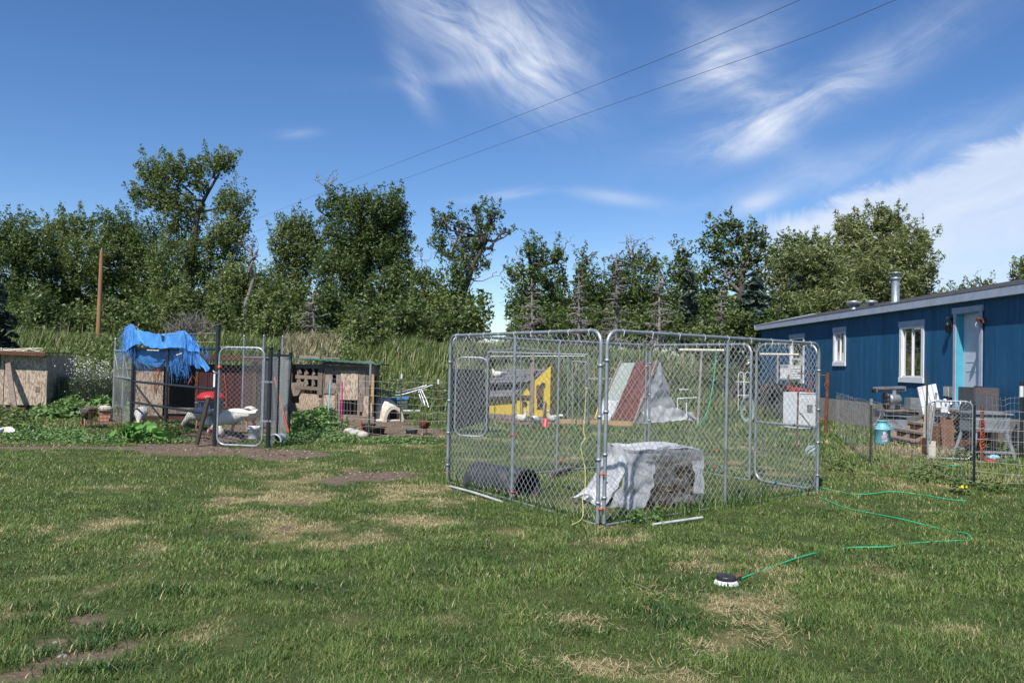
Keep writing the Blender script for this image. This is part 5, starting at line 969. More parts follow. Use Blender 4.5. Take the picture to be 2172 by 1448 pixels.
face(PT,E_,A_,0,1.,.05,1.35,0,.02,wood,'back_board'); face(PT,C_,D_,0,1,.05,1.38,0,.02,wood,'side_board'); face(PT,A_,B_,-.02,.02,0,1.38,.0,.05,woodnew,'corner_post'); face(PT,A_,B_,.97,1.02,.0,1.42,.02,.05,wood,'corner_post')
rf=MB(); P0=V3((-6.0,21.55,1.50)); P1=V3((-4.75,20.2,1.49)); P2=V3((-3.15,20.05,1.41)); P3=V3((-3.2,22.4,1.36)); P4=V3((-5.4,23.1,1.44))
rf.add([P0,P1,P2,P3,P4],[(0,1,2,3,4)]); rf.add([p+Z*.012 for p in (P0,P1,P2,P3,P4)],[(4,3,2,1,0)])
for (a,b) in ((P0,P1),(P1,P2)):
    n_=int((b-a).length/.075); rf.grid(lambda u_,v_:a.lerp(b,u_)+Z*(.007*math.sin(u_*n_*3.14)+.014)+V3((0,.25*v_,0)),n_*3,1)
    rf.grid(lambda u_,v_:a.lerp(b,u_)+Z*(.007*math.sin(u_*n_*3.14)-.02+.034*v_)+V3((0,-.003,0)),n_*3,1)
rf.build('roof_sheet',corr,PT)
for (x0,x1,y,d,h) in ((636,680,747,20.9,.09),(684,722,748,21.1,.04),(640,700,749,21.5,.05)):
    a=D(x0,y,d);b=D(x1,y,d); a.z=b.z=1.53; solo(MB().beam(a,b,.12,h),'loose_board',woodh,{636:'thick grey board lying on the left of the pallet coop roof',684:'thin board lying on the right of the pallet coop roof',640:'long board lying at the back of the pallet coop roof'}[x0],'board',(a+b)/2)
# rods
stick((694,907,701,808),18.3,18.4,.016,lblue,'painted_rod','pale blue speckled rod standing before the pallet coop','rod'); stick((724,911,726,811),17.9,18.,.018,pink,'painted_rod','bright pink rod standing before the pallet coop door','rod')
stick((766,925,766,890),16.7,16.7,.012,orange,'painted_rod','short orange stake by the dark tub','stake')
# ================= CHICKEN YARD FENCES =================
def wirefence(name,label,P,h,wm,zs=None,stay=.15,r=.0022,m_posts=None,wob=.02,z0=.05,group=None):
    T=thing(name,label,'wire fence',P[0]); zs=zs or [z0+h*(1-(1-k/8)**1.0) for k in range(9)]; L=[]
    tot=MB(); ws=[];
    for z in zs:
        pts=[]
        for a,b in zip(P[:-1],P[1:]):
            n_=max(4,int((b-a).length/.25))
            for k in range(n_): t_=k/n_; pts.append(a.lerp(b,t_)+Z*(z*h/zs[-1] if False else z)+Z*(noise.noise(V3((a.x+t_*4,z*3,1.)))*wob*2-math.sin(t_*math.pi)*wob))
        pts.append(P[-1]+Z*z); ws.append(pts)
    for pts in ws: V,F=wires([pts],r); tot.add(V,F.tolist() if hasattr(F,'tolist') else F,True)
    n_=len(ws[0])
    for a,b in zip(P[:-1],P[1:]):
        k=int((b-a).length/stay); q=np.array([[tuple(a.lerp(b,(j+.5)/k)+Z*(zz+noise.noise(V3((a.x+j*.3,zz*2,5.)))*wob)+V3((random.gauss(0,wob*.2),0,0))) for zz in np.linspace(zs[0],zs[-1],6)] for j in range(k)]); V,F=wires(q,r*.85); tot.add(V,F.tolist(),True)
    o=tot.build('wire_mesh',wm,T); o['kind']='stuff'; return T
def tpost(T,p,h,label=None,tip=.12,m=tgreen,tm=None):
    b=MB(); b.beam(p,p+Z*h,.035,.006,upv=(0,1,0)); b.beam(p+V3((0,.012,0)),p+V3((0,.012,0))+Z*h,.006,.03,upv=(0,1,0))
    for k in range(int(h/.06)): b.box(p+V3((0,-.006,.1+k*.06)),(.014,.01,.018))
    o=b.build('t_post',m,T,label=label)
    if tip: MB().beam(p+V3((0,-.0,h-tip)),p+V3((0,.0,h+.004)),.04,.034,upv=(0,1,0)).build('post_tip',tm or zincw,o)
YF=[G(700,918),G(782,927),G(866,928),G(946,930)]
T=wirefence('yard_fence','welded wire fence in front of the pallet coop and dog shelter',YF,1.15,wired,zs=[.06,.2,.35,.5,.65,.8,.95,1.1],stay=.15,r=.0026)
p=G(782,926); MB().tube([p,p+Z*1.42],.020,8).build('post',tgreen,T); MB().tube([p+Z*1.0,p+Z*1.44],.023,8).build('post_tip',galv,T)
YB=[V3((-3.3,20.9,0)),V3((-2.7,20.6,0)),V3((-1.7,20.1,0)),V3((-.55,19.4,0))]
T=wirefence('yard_fence','green wire fence closing the back of the hen yard',YB,1.1,greenw,stay=.12,r=.003,wob=.03)
tpost(T,D(850,870,20.3).xy.to_3d(),1.18); tpost(T,D(928,880,19.8).xy.to_3d(),1.08)
gt=[V3((-4.6,22.6,0)),V3((-3.0,24.0,.1)),V3((-1.0,24.4,.1))]
# silver frame beyond, blue tub, plank
def tubes(name,label,cat,lst,m,r):
    b=MB(); 
    for pts in lst: b.tube(catmull([D(*q) for q in pts],5),r,8)
    return solo(b,name,m,label,cat,D(*lst[0][0]))
tubes('folded_frame','silver tubular frame lying tilted behind the hen yard fence','metal frame',[[(798,822,21.2),(822,837,21.1),(845,838,21),(880,829,21),(918,816,21)],[(800,828,21.4),(840,832,21.3),(880,824,21.2),(905,817,21.2)],[(890,826,21),(897,845,20.9),(902,860,20.8)],[(893,824,21),(905,850,20.8),(909,864,20.7)],[(888,830,21.1),(893,848,21),(899,858,21)]],mat('polished aluminium',(.42,.43,.44),(.34,.35,.36),rough=.35,metal=.5),.018)
p=D(847,866,21.3); p.z=max(0,p.z); b=MB(); b.prism([p+V3((-.25,-.12,.02)),p+V3((.22,-.12,.02)),p+V3((.22,.12,.02)),p+V3((-.25,.12,.02))],Z*.20); T=thing('plastic_tub','bright blue plastic tub behind the dog shelter','tub',p); b.build('tub',greypl,T); bx_=MB(); bx_.prism([p+V3((-.28,-.15,.22)),p+V3((.25,-.15,.25)),p+V3((.25,.15,.25)),p+V3((-.28,.15,.22))],Z*.05); bx_.build('lid',bluet,T)
a=D(856,870,21);b=D(892,870,20.9); solo(MB().beam(a,b,.06,.03),'white_pipe',whitep,'short white plank on the ground beyond the dog shelter','plank',a)
# igloo dog shelter
ic=G(828,902); ic=V3((-3.06,20.8,0)); T=thing('dog_igloo','dome shaped dog shelter with cream shell and arched doorway','dog house',ic)
mb=MB(); prof=[(.40,0),(.40,.03),(.375,.10),(.355,.22),(.31,.36),(.23,.48),(.13,.55),(.0,.575)]
mb.lathe(ic+V3((-.12,.15,0)),prof,36,sx=1.0,sy=1.05); mb.build('dome',cream,T)
hd=V3((.46,-.89,0)).normalized(); sd=V3((-hd.y,hd.x,0)); arch=lambda rw,rh,k:(sd*math.cos(k)*rw+Z*max(0,math.sin(k))**.85*rh)
c0_=ic+hd*.10; c1_=ic+hd*.46
pm=MB(); pm.grid(lambda u_,v_:c0_.lerp(c1_,v_)+arch(.27-.02*v_,.44-.05*v_,math.pi*u_),28,3); 
pm.grid(lambda u_,v_:c1_+arch((.25)*(1-v_)+.185*v_,.39*(1-v_)+.31*v_,math.pi*u_)+hd*.01,28,1); pm.grid(lambda u_,v_:(c1_+hd*.01).lerp(c0_,v_)+arch(.185,.31,math.pi*u_),28,2)
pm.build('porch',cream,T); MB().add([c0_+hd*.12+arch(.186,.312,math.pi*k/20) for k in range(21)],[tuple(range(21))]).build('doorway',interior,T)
MB().lathe(ic+V3((-.05,.05,0)),[(.46,0),(.47,.02),(.46,.05),(.42,.055)],36,sx=1.0,sy=1.0).build('base_rim',cream,T)
def tub(x,y,label,r,h,m,name='feed_tub'):
    p=G(x,y); b=MB(); b.lathe(p,[(0,.004),(r*.85,0),(r,h*.9),(r*1.06,h),(r*.96,h),(r*.8,.02),(0,.02)],26); return solo(b,name,m,label,'tub',p)
tub(873,920,'low dark green feed tub in front of the brown hen',.13,.10,greypl); tub(795,921,'wide black rubber tub against the yard fence post',.21,.15,rubber); tub(782,912,'second black rubber tub behind the first by the igloo',.15,.14,rubber)
bird('hen','chestnut brown hen standing by the low feed tub',G(900,922),2.0,.62,'stand',fm=redfeather,tail=.16)
for i,(x,y,r,l) in enumerate(((742,918,.12,'cream stone nearest the pink rod'),(757,922,.14,'largest grey stone in the row by the yard fence'),(770,926,.10,'small grey stone at the right end of the row'))):
    p=G(x,y); b=MB(); b.lathe(p-Z*.02,[(0,0),(r*.9,.0),(r,.05),(r*.7,.11),(0,.13)],9,sx=1.2,sy=.8); solo(b,'stone',stone,l,'stone',p)
for i,(x,y,r) in enumerate(((133,1392,.020),(118,1362,.014),(230,1330,.012),(480,1215,.014))):
    p=G(x,y); b=MB(); b.lathe(p-Z*.005,[(0,0),(r,.0),(r*1.05,r*.4),(r*.6,r*.8),(0,r*.9)],9,sx=1.3,sy=.8); solo(b,'pebble',MATS.get('dusty pebble') or mat('dusty pebble',(.30,.27,.23),(.22,.19,.16),rough=.95),['pale pebble on the bare soil nearest the bottom left corner','small pebble on bare soil left of the grass tuft','tiny pebble in the bare patch at left','pale pebble between dark tufts in the lawn'][i],'pebble',p)
# ================= YELLOW COOP =================
y0=D(1035,880,22.4); y0.z=0; y1=D(1095,882,21.7); y1.z=0; y2=D(1166,884,21.4); y2.z=0
bk=V3((.35,1.5,0))
YT=thing('yellow_coop','yellow painted coop with grey shingled lean-to roofs and round portholes','coop',y1)
def poly(pts,th,m,name,par,label=None): return MB().prism(pts,th).build(name,m,par,label=label)
u=(y2-y1); un=u.normalized(); n_=V3((un.y,-un.x,0))
pf=lambda f,z,o=0.:y1+u*f+Z*z+n_*o
poly([pf(0,.15),pf(1,.15),pf(1,1.46),pf(.70,1.22),pf(.30,.86),pf(0,.56)],-n_*.03,yel,'gable_wall',YT)
pl=lambda f,z,o=0.:y0+(y1-y0)*f+Z*z
poly([pl(0,.15),pl(.98,.15),pl(.98,.62),pl(0,.66)],V3((.01,.03,0)),yel,'front_wall',YT)
poly([y0+bk*.6+Z*.15,y0+Z*.15,y0+Z*.7,y0+bk*.6+Z*1.1],V3((.02,0,0)),yel,'side_wall',YT); poly([y2+Z*.15+V3((-.01,.02,0)),y2+bk+Z*.15,y2+bk+Z*1.46,y2+Z*1.44+V3((-.01,.02,0))],V3((-.02,0,0)),yel,'side_wall',YT)
for k in range(11): f=k/11; a=pl(f,0); b=pl(f+.082,0); poly([a+Z*.02,b+Z*.02,b+Z*.15,a+Z*.15],V3((0,.02,0)),wood,'skirting_slat',YT)
for k in range(8): f=k/8; poly([pf(f,.02),pf(f+.11,.02),pf(f+.11,.145),pf(f,.145)],-n_*.02,wood,'skirting_slat',YT)
# shingled roofs in courses
def rows(p00,p10,p11,p01,nrow,name,par):
    for k in range(nrow):
        a=p00.lerp(p01,k/nrow);b=p10.lerp(p11,k/nrow);c=p10.lerp(p11,(k+1.05)/nrow);d=p00.lerp(p01,(k+1.05)/nrow)
        nk=7
        for j in range(nk):
            o=(j+.5*(k%2)*0)/nk; e=(j+1)/nk-.006; q=[a.lerp(b,o)+Z*.022,a.lerp(b,e)+Z*.022,d.lerp(c,e)+Z*.006,d.lerp(c,o)+Z*.006]
            MB().prism(q,Z*-.012).build(name,shing,par)
r0=D(1036,813,22.3);r1=D(1118,811,21.5);r2=D(1163,783,21.6);r3=D(1066,783,23.2); rows(r0,r1,r2,r3,5,'shingle',YT)
poly([r0-Z*.02,r1-Z*.02,r2-Z*.02,r3-Z*.02],-Z*.02,interior,'roof_deck',YT)
q0=D(1028,843,22.3);q1=D(1092,841,21.6);q2=D(1112,818,21.8);q3=D(1034,819,22.7); rows(q0,q1,q2,q3,3,'shingle',YT); poly([q0-Z*.02,q1-Z*.02,q2-Z*.02,q3-Z*.02],-Z*.02,interior,'roof_deck',YT)
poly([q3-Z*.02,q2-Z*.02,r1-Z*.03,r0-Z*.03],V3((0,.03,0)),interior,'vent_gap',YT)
for (x,y,r) in ((1111,857,.063),(1154,817,.063),(1125,826,.05)):
    p=D(x,y,21.55); s=(p-y1).dot(un); c=y1+un*s+Z*p.z+n_*.004; b=MB(); b.add([c+un*math.cos(k)*r+Z*math.sin(k)*r for k in np.linspace(0,6.283,20,endpoint=False)],[tuple(range(20))]); w_=b.build('porthole',interior,YT); b=MB(); b.tube([c+un*math.cos(k)*r+Z*math.sin(k)*r+n_*.004 for k in np.linspace(0,6.283,20)],.010,5); b.build('porthole_rim',blackp,w_)
poly([pf(.02,.60,.02),pf(.45,.60,.02),pf(.45,.68,.02),pf(.02,.68,.02)],n_*.03,wooddark,'ledge',YT)
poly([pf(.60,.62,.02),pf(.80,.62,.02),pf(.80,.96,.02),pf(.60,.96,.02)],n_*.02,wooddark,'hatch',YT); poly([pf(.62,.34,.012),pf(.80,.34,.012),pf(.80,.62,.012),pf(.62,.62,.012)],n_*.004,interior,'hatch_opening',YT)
poly([pf(.80,.05,.04),pf(.88,.05,.3),pf(.90,.55,.03),pf(.82,.55,.03)],n_*.02,wood,'ramp',YT); poly([pf(.40,.15,.03),pf(.53,.15,.03),pf(.52,1.75,.03),pf(.42,1.75,.03)],n_*.02,wood,'upright_board',YT)
bird('hen','white bird perched on the upper roof of the yellow coop',r0+V3((.22,.35,.12)),math.pi-.7,.7,'sit',cat='bird',wat=False)
bird('hen','white hen at the left foot of the yellow coop with raised head',G(1106,905),-.9,.66,'stand'); bird('hen','white hen bending beside the coop ramp',G(1136,908),1.0,.66,'graze'); bird('hen','white hen rightmost at the corner of the yellow coop',G(1172,906),-2.3,.66,'stand')
b=MB(); p=G(1157,907); b.lathe(p,[(0,0),(.10,.0),(.10,.04),(.06,.06),(.07,.20),(0,.24)],16); solo(b,'poultry_drinker',redpl,'red plastic poultry drinker at the foot of the ramp','drinker',p)
# pen pipe frame with gate
PN=thing('pen_frame','thin galvanised pipe pen frame standing around the yellow coop','pen frame',G(1100,905))
def pp(pts,r=.017): MB().tube([D(*q) for q in pts],r,7).build('pipe',galv,PN)
pp([(1035,746,21.8),(1100,738,23)]);pp([(1100,738,23),(1165,743,21.8)]);pp([(1035,746,21.8),(1248,752,20.8)]);pp([(1040,756,23.5),(1240,755,23.)]);pp([(1035,746,21.8),(1036,893,21.8)]);pp([(1105,749,21.5),(1104,880,21.5)]);pp([(1205,752,21.2),(1204,900,21.2)]);pp([(1248,752,20.8),(1246,906,20.8)]);pp([(1246,803,20.8),(1300,803,20.6)],.012)
pp([(1215,907,20.7),(1214,766,20.7)]);pp([(1214,766,20.7),(1243,768,20.7)]);pp([(1243,768,20.7),(1242,907,20.7)]);pp([(1215,907,20.7),(1242,907,20.7)]);pp([(1228,768,20.7),(1228,905,20.7)],.010)
a_,b_=D(1150,893,21.2),D(1342,893,20.8); a_.z=b_.z=.06; solo(MB().beam(a_,b_,.14,.12),'timber_sill',woodnew,'tan timber sill lying on the ground between the coop and the shelter','timber',(a_+b_)/2)
# gate with dark mesh behind kennel left
T=thing('yard_gate','galvanised round cornered gate backed by black shade cloth behind the kennel','gate',G(1000,928))
a,b=G(964,926),G(1037,927); b=V3((-.47,16.6,0)); panel(T,a,b,1.60,(),pitch=.075,rr=.018,rad=.16,bot=True,name='gate_frame')
N_=thing('shade_cloth','black shade cloth sheet hung behind the yard gate','shade cloth',G(990,925))
a2=D(957,790,17.4);b2=D(1037,783,17.6); MB().grid(lambda u_,v_:(lambda p:p+V3((0,.12*noise.noise(p*2.5),.03*noise.noise(p*3))))(V3((a2.x,a2.y,0)).lerp(V3((b2.x-.1*v_,b2.y,0)),u_)+Z*(.02+.28*u_*(1-v_)+ (1.34)*v_)),20,20).build('cloth',net,N_)
MB().tube([V3((a2.x,a2.y,0)),V3((a2.x,a2.y,1.5))],.02,8).build('post',blackp,N_); MB().tube([V3((b2.x,b2.y,0)),V3((b2.x,b2.y,1.35))],.03,8).build('post',blackp,N_)
# ================= A-FRAME SHELTER =================
L1,R1,L0=G(1345,898),G(1436,893),G(1264,889); off=L0-L1; R0=R1+off; ap=(L1+R1)/2+Z*1.66; ap0=ap+off*.93-Z*.02
AT=thing('a_frame_shelter','A frame poultry shelter with a maroon metal sheet and clear plastic gable','shelter',(L1+R1)/2)
def sl(u_,v_,o=0.): # left slope u along ridge (0 front) v up
    p=L1.lerp(L0,u_); q=ap.lerp(ap0,u_); nrm=(L0-L1).cross(ap-L1).normalized(); nrm=nrm if nrm.z>0 else -nrm; return p.lerp(q,v_)+nrm*o
sq=lambda a,b,v0,v1,o:[sl(a,v0,o),sl(b,v0,o),sl(b,v1,o),sl(a,v1,o)]
nrm=sl(0,0,1)-sl(0,0,0)
poly(sq(.02,.98,.06,.97,0),-nrm*.015,osbg,'board_slope',AT)
ms=MB(); ms.grid(lambda u_,v_:sl(.01+.56*u_-.0*v_,.02+.97*v_,.02+.012*abs(math.sin(u_*math.pi*5))**6),60,2); ms.build('maroon_sheet',maroon,AT); poly(sq(.0,.58,.0,.05,.01),nrm*.03,wooddark,'bottom_batten',AT)
MB().grid(lambda u_,v_:(lambda p:p+nz(p,5,.04))(sl(.6+.42*u_,-.02+.34*v_,.03)),16,12).build('plastic_skirt',plastd,AT)
poly([R1+Z*.02,R0+Z*.02,ap0-Z*.02,ap-Z*.02],V3((.015,0,0)),osb,'board_slope',AT)
for a,b in ((L1,ap),(R1,ap),(L0,ap0),(R0,ap0)): MB().beam(a,b,.045,.08).build('rafter',wood,AT)
MB().beam(L1+Z*.06,R1+Z*.06,.04,.09).build('base_beam',wood,AT); MB().beam(L1.lerp(ap,.28),R1.lerp(ap,.28),.02,.40).build('cross_board',cream,AT)
fo=(R1-L1).cross(Z).normalized()*.05; 
if fo.y>0: fo=-fo
def gab(u_,v_,w_=1.): 
    p=(L1+fo*1.6).lerp(R1+fo*1.6,u_); return p.lerp(ap+fo*1.4,v_)
MB().grid(lambda u_,v_:(lambda p:p+nz(p,4,.05)*(1-v_*.6))(gab(u_,v_*.99)),24,26).build('plastic_gable',plast,AT)
MB().grid(lambda u_,v_:(lambda p:p+nz(p,5,.07)+V3((.0,0,0)))(V3(R1)+fo*2+(R1-L1)*(-.9+1.25*u_)+Z*(.02+.42*v_*(1-.85*abs(u_-.35)))+fo*2.5*(1-v_)),30,8).build('plastic_hem',plastd,AT)
MB().grid(lambda u_,v_:(lambda p:p+nz(p,6,.04))(ap+fo*1.8+(L1-ap)*(.02+.60*v_)+(R1-L1)*(.02+.20*u_*math.sin(v_*2.6))),10,20).build('plastic_fold',plastd,AT)
MB().beam(D(1273,852,23.2),D(1262,888,22.9),.03,.03).build('yellow_strap',yel,AT)
# ================= CLOTHES POSTS =================
def tpole(label,px,pyb,d,ptop,x0,x1,yb,lean=0,m2=creamr):
    b=D(px,pyb,d); b.z=hz_(b.x,b.y); t_=D(ptop,yb,d); T=thing('clothes_post',label,'clothesline post',b)
    MB().tube([b,t_],.035,10).build('post',mat('flaking pole paint',(.36,.33,.30),(.24,.20,.17),rough=.8,scale=9,c3=(.16,.08,.05),s3=5) if 'flaking pole paint' not in MATS else MATS['flaking pole paint'],T)
    MB().tube([D(x0,yb,d),D(x1,yb+1,d)],.038,10).build('crossbar',cream,T)
    for f in (.05,.95): q=D(x0,yb,d).lerp(D(x1,yb+1,d),f); MB().tube([q-Z*.02,q-Z*.07,q-Z*.09+V3((.02,0,0))],.007,5).build('hook',rust,T)
    return T
tpole('cream topped T shaped clothes post nearest the A frame shelter',1480,900,22,1489,1440,1535,742)
tpole('second T shaped clothes post standing before the blue house',1648,880,25.5,1650,1611,1694,751)
solo(MB().tube(catmull([D(1519,745,21.9),D(1517,775,21.8),D(1513,810,21.6),D(1507,845,21.4),D(1497,880,21),G(1480,905,.03),G(1467,908,.03)],6),.012,6),'washing_line',greenh,'green cord hanging from the crossbar of the nearer clothes post','cord',G(1480,905))
tl=[]
for dx in (0,14): tl.append([(1566+dx,870,23),(1566+dx,800,23),(1570+dx,790,23),(1574+dx,790,23),(1577+dx,800,23),(1577+dx,870,23)])
tubes('wire_trellis','white wire trellis of looped hoops standing left of the tractor','trellis',tl+[[(1560,809,23),(1596,811,23)],[(1563,838,23),(1594,838,23)]],white,.010)
tubes('garden_table','low white frame table in the grass behind the nearer clothes post','table frame',[[(1437,845,23),(1478,843,23)],[(1456,842,23),(1456,880,23)],[(1437,845,23),(1437,868,23)],[(1440,826,24),(1460,826,24)]],whitep,.018)
# ================= TRACTOR =================
tb=D(1650,886,25.2); tb.z=0; TT=thing('tractor','old red tractor with big black tyres parked by the far end of the house','tractor',tb)
def wheel(c,r,w_,axd,name='wheel'):
    b=MB(); b.lathe(c-V3(axd)*w_/2,[(r*.55,0),(r*.9,0),(r,.05),(r,w_-.05),(r*.9,w_),(r*.55,w_),(r*.55,w_*.9)],28,axd); o=b.build(name,rubber,TT)
    g_=MB(); m_=V3((0,0,1)).rotation_difference(V3(axd)).to_matrix()
    for k in range(18): a_=k/18*6.283; g_.box(c+m_@V3((math.cos(a_)*r,math.sin(a_)*r,0)),(.05,.05,w_*.9),rx=0)
    b=MB(); b.lathe(c-V3(axd)*w_*.3,[(0,.03),(r*.2,.03),(r*.5,.0),(r*.56,.05),(r*.56,w_*.6),(0,w_*.5)],20,axd); b.build('rim',interior,o); return o
axd=(.35,-.94,0)
wheel(tb+V3((-.25,-.35,.52)),.52,.30,axd,'rear_wheel'); wheel(tb+V3((-.75,.75,.52)),.52,.30,axd,'rear_wheel'); wheel(tb+V3((.75,.15,.26)),.26,.16,axd,'front_wheel'); wheel(tb+V3((.5,.85,.26)),.26,.16,axd,'front_wheel')
b=MB(); b.beam(tb+V3((-.3,.35,.92)),tb+V3((.75,.55,.84)),.34,.26); b.build('hood',redtr,TT); b=MB(); b.beam(tb+V3((-.55,.15,.65)),tb+V3((.6,.45,.55)),.26,.3); b.build('engine',interior,TT)
for s_ in (0,1):
    c=tb+V3((-.25-.5*s_,-.35+1.1*s_,.52)); b=MB(); b.grid(lambda u_,v_:c+V3((.94,.35,0))*(math.cos(.3+u_*2.4)*.57)+Z*(math.sin(.3+u_*2.4)*.57)+V3(axd)*(-.17+.34*v_),12,2); b.build('fender',interior,TT)
b=MB(); b.beam(tb+V3((-.5,.2,1.0)),tb+V3((-.3,.25,1.0)),.4,.06); b.beam(tb+V3((-.62,.17,1.0)),tb+V3((-.66,.16,1.28)),.4,.05); b.build('seat',blackpl,TT)
b=MB(); b.tube([tb+V3((-.1,.35,1.0)),tb+V3((-.2,.32,1.22))],.02,6); b.tube([tb+V3((-.2,.32,1.24))+V3((math.cos(k)*.16,math.sin(k)*.16,-.25*math.cos(k)*.2)) for k in np.linspace(0,6.28,16)],.014,6); b.build('steering_wheel',blackpl,TT)
MB().tube([tb+V3((.45,.45,.95)),tb+V3((.45,.45,1.35))],.03,8).build('exhaust',rust,TT)
b=MB(); b.beam(tb+V3((.6,.05,.95)),tb+V3((1.05,.15,.85)),.12,.08); b.beam(tb+V3((.2,.0,.98)),tb+V3((.7,.1,.9)),.10,.10); b.build('loader_arm',redtr,TT,label='bright red arm')
hc=D(1583,868,23.0); hc.z=.02; b=MB()
for k in range(5): b.tube([hc+V3((math.cos(a_)*(.12+.02*k),-.05-.02*k,.36+math.sin(a_)*(.28+.02*k))) for a_ in np.linspace(0,6.283,22)],.012,5)
solo(b,'hose_hank',mat('faded grey green hose',(.32,.42,.36),(.2,.28,.25)),'hank of faded hose hanging left of the tractor','hose',hc)
b=MB(); c=D(1748,951,12.8) ; c=G(1722,955,.08)
for k in range(9): a0=random.random()*3; b.tube([c+V3((math.cos(a_)*.11,math.sin(a_)*.11*math.cos(a0),.0+.08*math.sin(a_+a0))) for a_ in np.linspace(0,6.283,16)],.004,4)
solo(b,'twine_ball',mat('pale blue twine',(.40,.52,.55)),'tangled ball of pale blue twine on the grass inside the house yard','twine',c)
# white appliance
cn=G(1695,914); lf=G(1664,905); rg=G(1733,915); u1=(lf-cn).normalized(); u2=V3((-u1.y,u1.x,0)); 
if u2.x<0: u2=-u2
u1=V3((-.36,.93,0)).normalized(); u2=V3((.93,.36,0)); W1=.60; W2=.56; H_=.92
T=thing('washing_machine','white washing machine with a rounded bottom edge standing in the grass','washing machine',cn)
bb=MB(); pr=[(0,.16)]+[(.10-.10*math.cos(k),.16-.10*math.sin(k)) for k in np.linspace(0,1.5,6)]+[(W1,.06),(W1,H_),(0,H_)]; pr=[(W1-a_,z) for a_,z in pr]
bb.prism([cn+u1*a_+Z*z for a_,z in pr],u2*W2); bb.build('cabinet',white,T); MB().prism([cn+u1*W1*.04+u2*.03,cn+u1*W1*.9+u2*.03,cn+u1*W1*.9+u2*W2*.95,cn+u1*W1*.04+u2*W2*.95],Z*.07).build('base',interior,T)
MB().prism([cn-u1*.004+u2*.02+Z*.12,cn-u1*.004+u2*(W2-.02)+Z*.12,cn-u1*.004+u2*(W2-.02)+Z*(H_-.1),cn-u1*.004+u2*.02+Z*(H_-.1)],-u1*.008).build('front_panel',white,T); MB().prism([cn+Z*H_-u1*.012,cn+u1*(W1+.01)+Z*H_,cn+u1*(W1+.01)+u2*W2+Z*H_,cn+u2*W2+Z*H_-u1*.012],Z*.022).build('lid',white,T)
MB().beam(cn+u2*(W2-.03)-u1*.015+Z*.66,cn+u2*(W2-.03)-u1*.015+Z*.72,.012,.012).build('handle',white,T)
# rusty post with crossbar and orange twine
rp0=G(1751,922); T=thing('rusty_post','rusty steel post wound with orange twine behind the kennel corner','post',rp0)
MB().tube([rp0,D(1756,790,rp0.y)],.042,8).build('post',rust,T); MB().tube([D(1759,797,rp0.y),D(1692,791,rp0.y+.3)],.018,6).build('crossbar',rust,T)
for k in range(6): p=D(random.uniform(1700,1755),798,rp0.y-.06); MB().tube(catmull([p,p+V3((.02,0,-.10)),p+V3((-.02,0,-.2)),p+V3((.02,0,-.28))],4),.006,4).build('orange_twine',orange,T)
T=thing('leaning_post','second thin rusty post leaning behind the kennel gate','post',G(1690,955)); MB().tube([G(1690,955),D(1693,830,G(1690,955).y)],.018,8).build('post',rust,T)
T=thing('wooden_stake','short grey wooden stake with a round pale top by the skirting','stake',G(1764,888)); q=G(1764,890); MB().beam(q,q+V3((.02,0,1.0)),.06,.04).build('stake',wood,T); MB().lathe(q+V3((.02,-.03,1.0)),[(0,0),(.09,.0),(.09,.03),(0,.035)],16,(0,-1,0)).build('disc',cream,T)
# ================= HOUSE YARD FENCE =================
FA=V3((5.84,13.47,0)); FB=V3((6.25,11.2,0)); F0=V3((7.35,18.8,0)); FC=V3((9.2,10.95,0))
T=wirefence('house_fence','sagging woven wire fence with green T posts beside the house',[F0,FA,FB,FC],1.02,wired,zs=[.08,.2,.32,.46,.62,.78,.92,1.02],stay=.16,r=.0030,wob=.028)
tpost(T,FA,1.06,tip=.10,tm=galv); tpost(T,FB,1.08,tip=0,m=blackp)
tp=D(1965,968,15.0).xy.to_3d(); T=thing('green_t_post','tall green T post standing alone before the lumber steps','fence post',tp); tpost(T,tp,1.52,tip=0)
tp=D(2166,935,15.3).xy.to_3d(); T=thing('black_t_post','black post with a white tip near the right edge by the house','fence post',tp); MB().tube([tp,tp+Z*1.38],.035,8).build('post',blackp,T); MB().tube([tp+Z*1.1,tp+Z*1.3],.037,8).build('white_band',zincw,T)
T=wirefence('house_fence','second woven wire fence running behind the small leaning gate',[tp,V3((8.15,14.3,0))],1.15,wired,zs=[.1,.25,.4,.55,.7,.85,1.0,1.12],stay=.18,r=.0030,wob=.04)
T=thing('small_gate','small leaning chain link gate with rounded corners by the lumber steps','gate',G(2020,976))
a,b=G(1988,976),G(2062,975); a=V3((7.28,14.5,0)); b=V3((7.98,14.35,0)); panel(T,a,b,1.02,(),pitch=.07,rr=.019,rad=.12,bot=True,name='gate_frame')
MB().tube([V3((7.30,14.45,.3)),V3((7.42,14.5,1.16))],.02,8).build('side_bar',galv,T)
sp0=V3((8.06,14.35,0)); T=thing('rusty_gate_post','rust coloured pipe post wound with orange cord right of the small gate','post',sp0+V3((.25,.3,0))); MB().tube([sp0+V3((.25,.3,0)),sp0+V3((.25,.3,.95))],.03,8).build('post',rust,T)
ob=MB()
for k in range(14): z=.15+k*.04; ob.tube([sp0+V3((.25,.3,z))+V3((math.cos(a_)*.045,math.sin(a_)*.045,.03*math.sin(a_*2+k))) for a_ in np.linspace(0,6.28,9)],.006,4)
ob.build('orange_cord',orange,T)
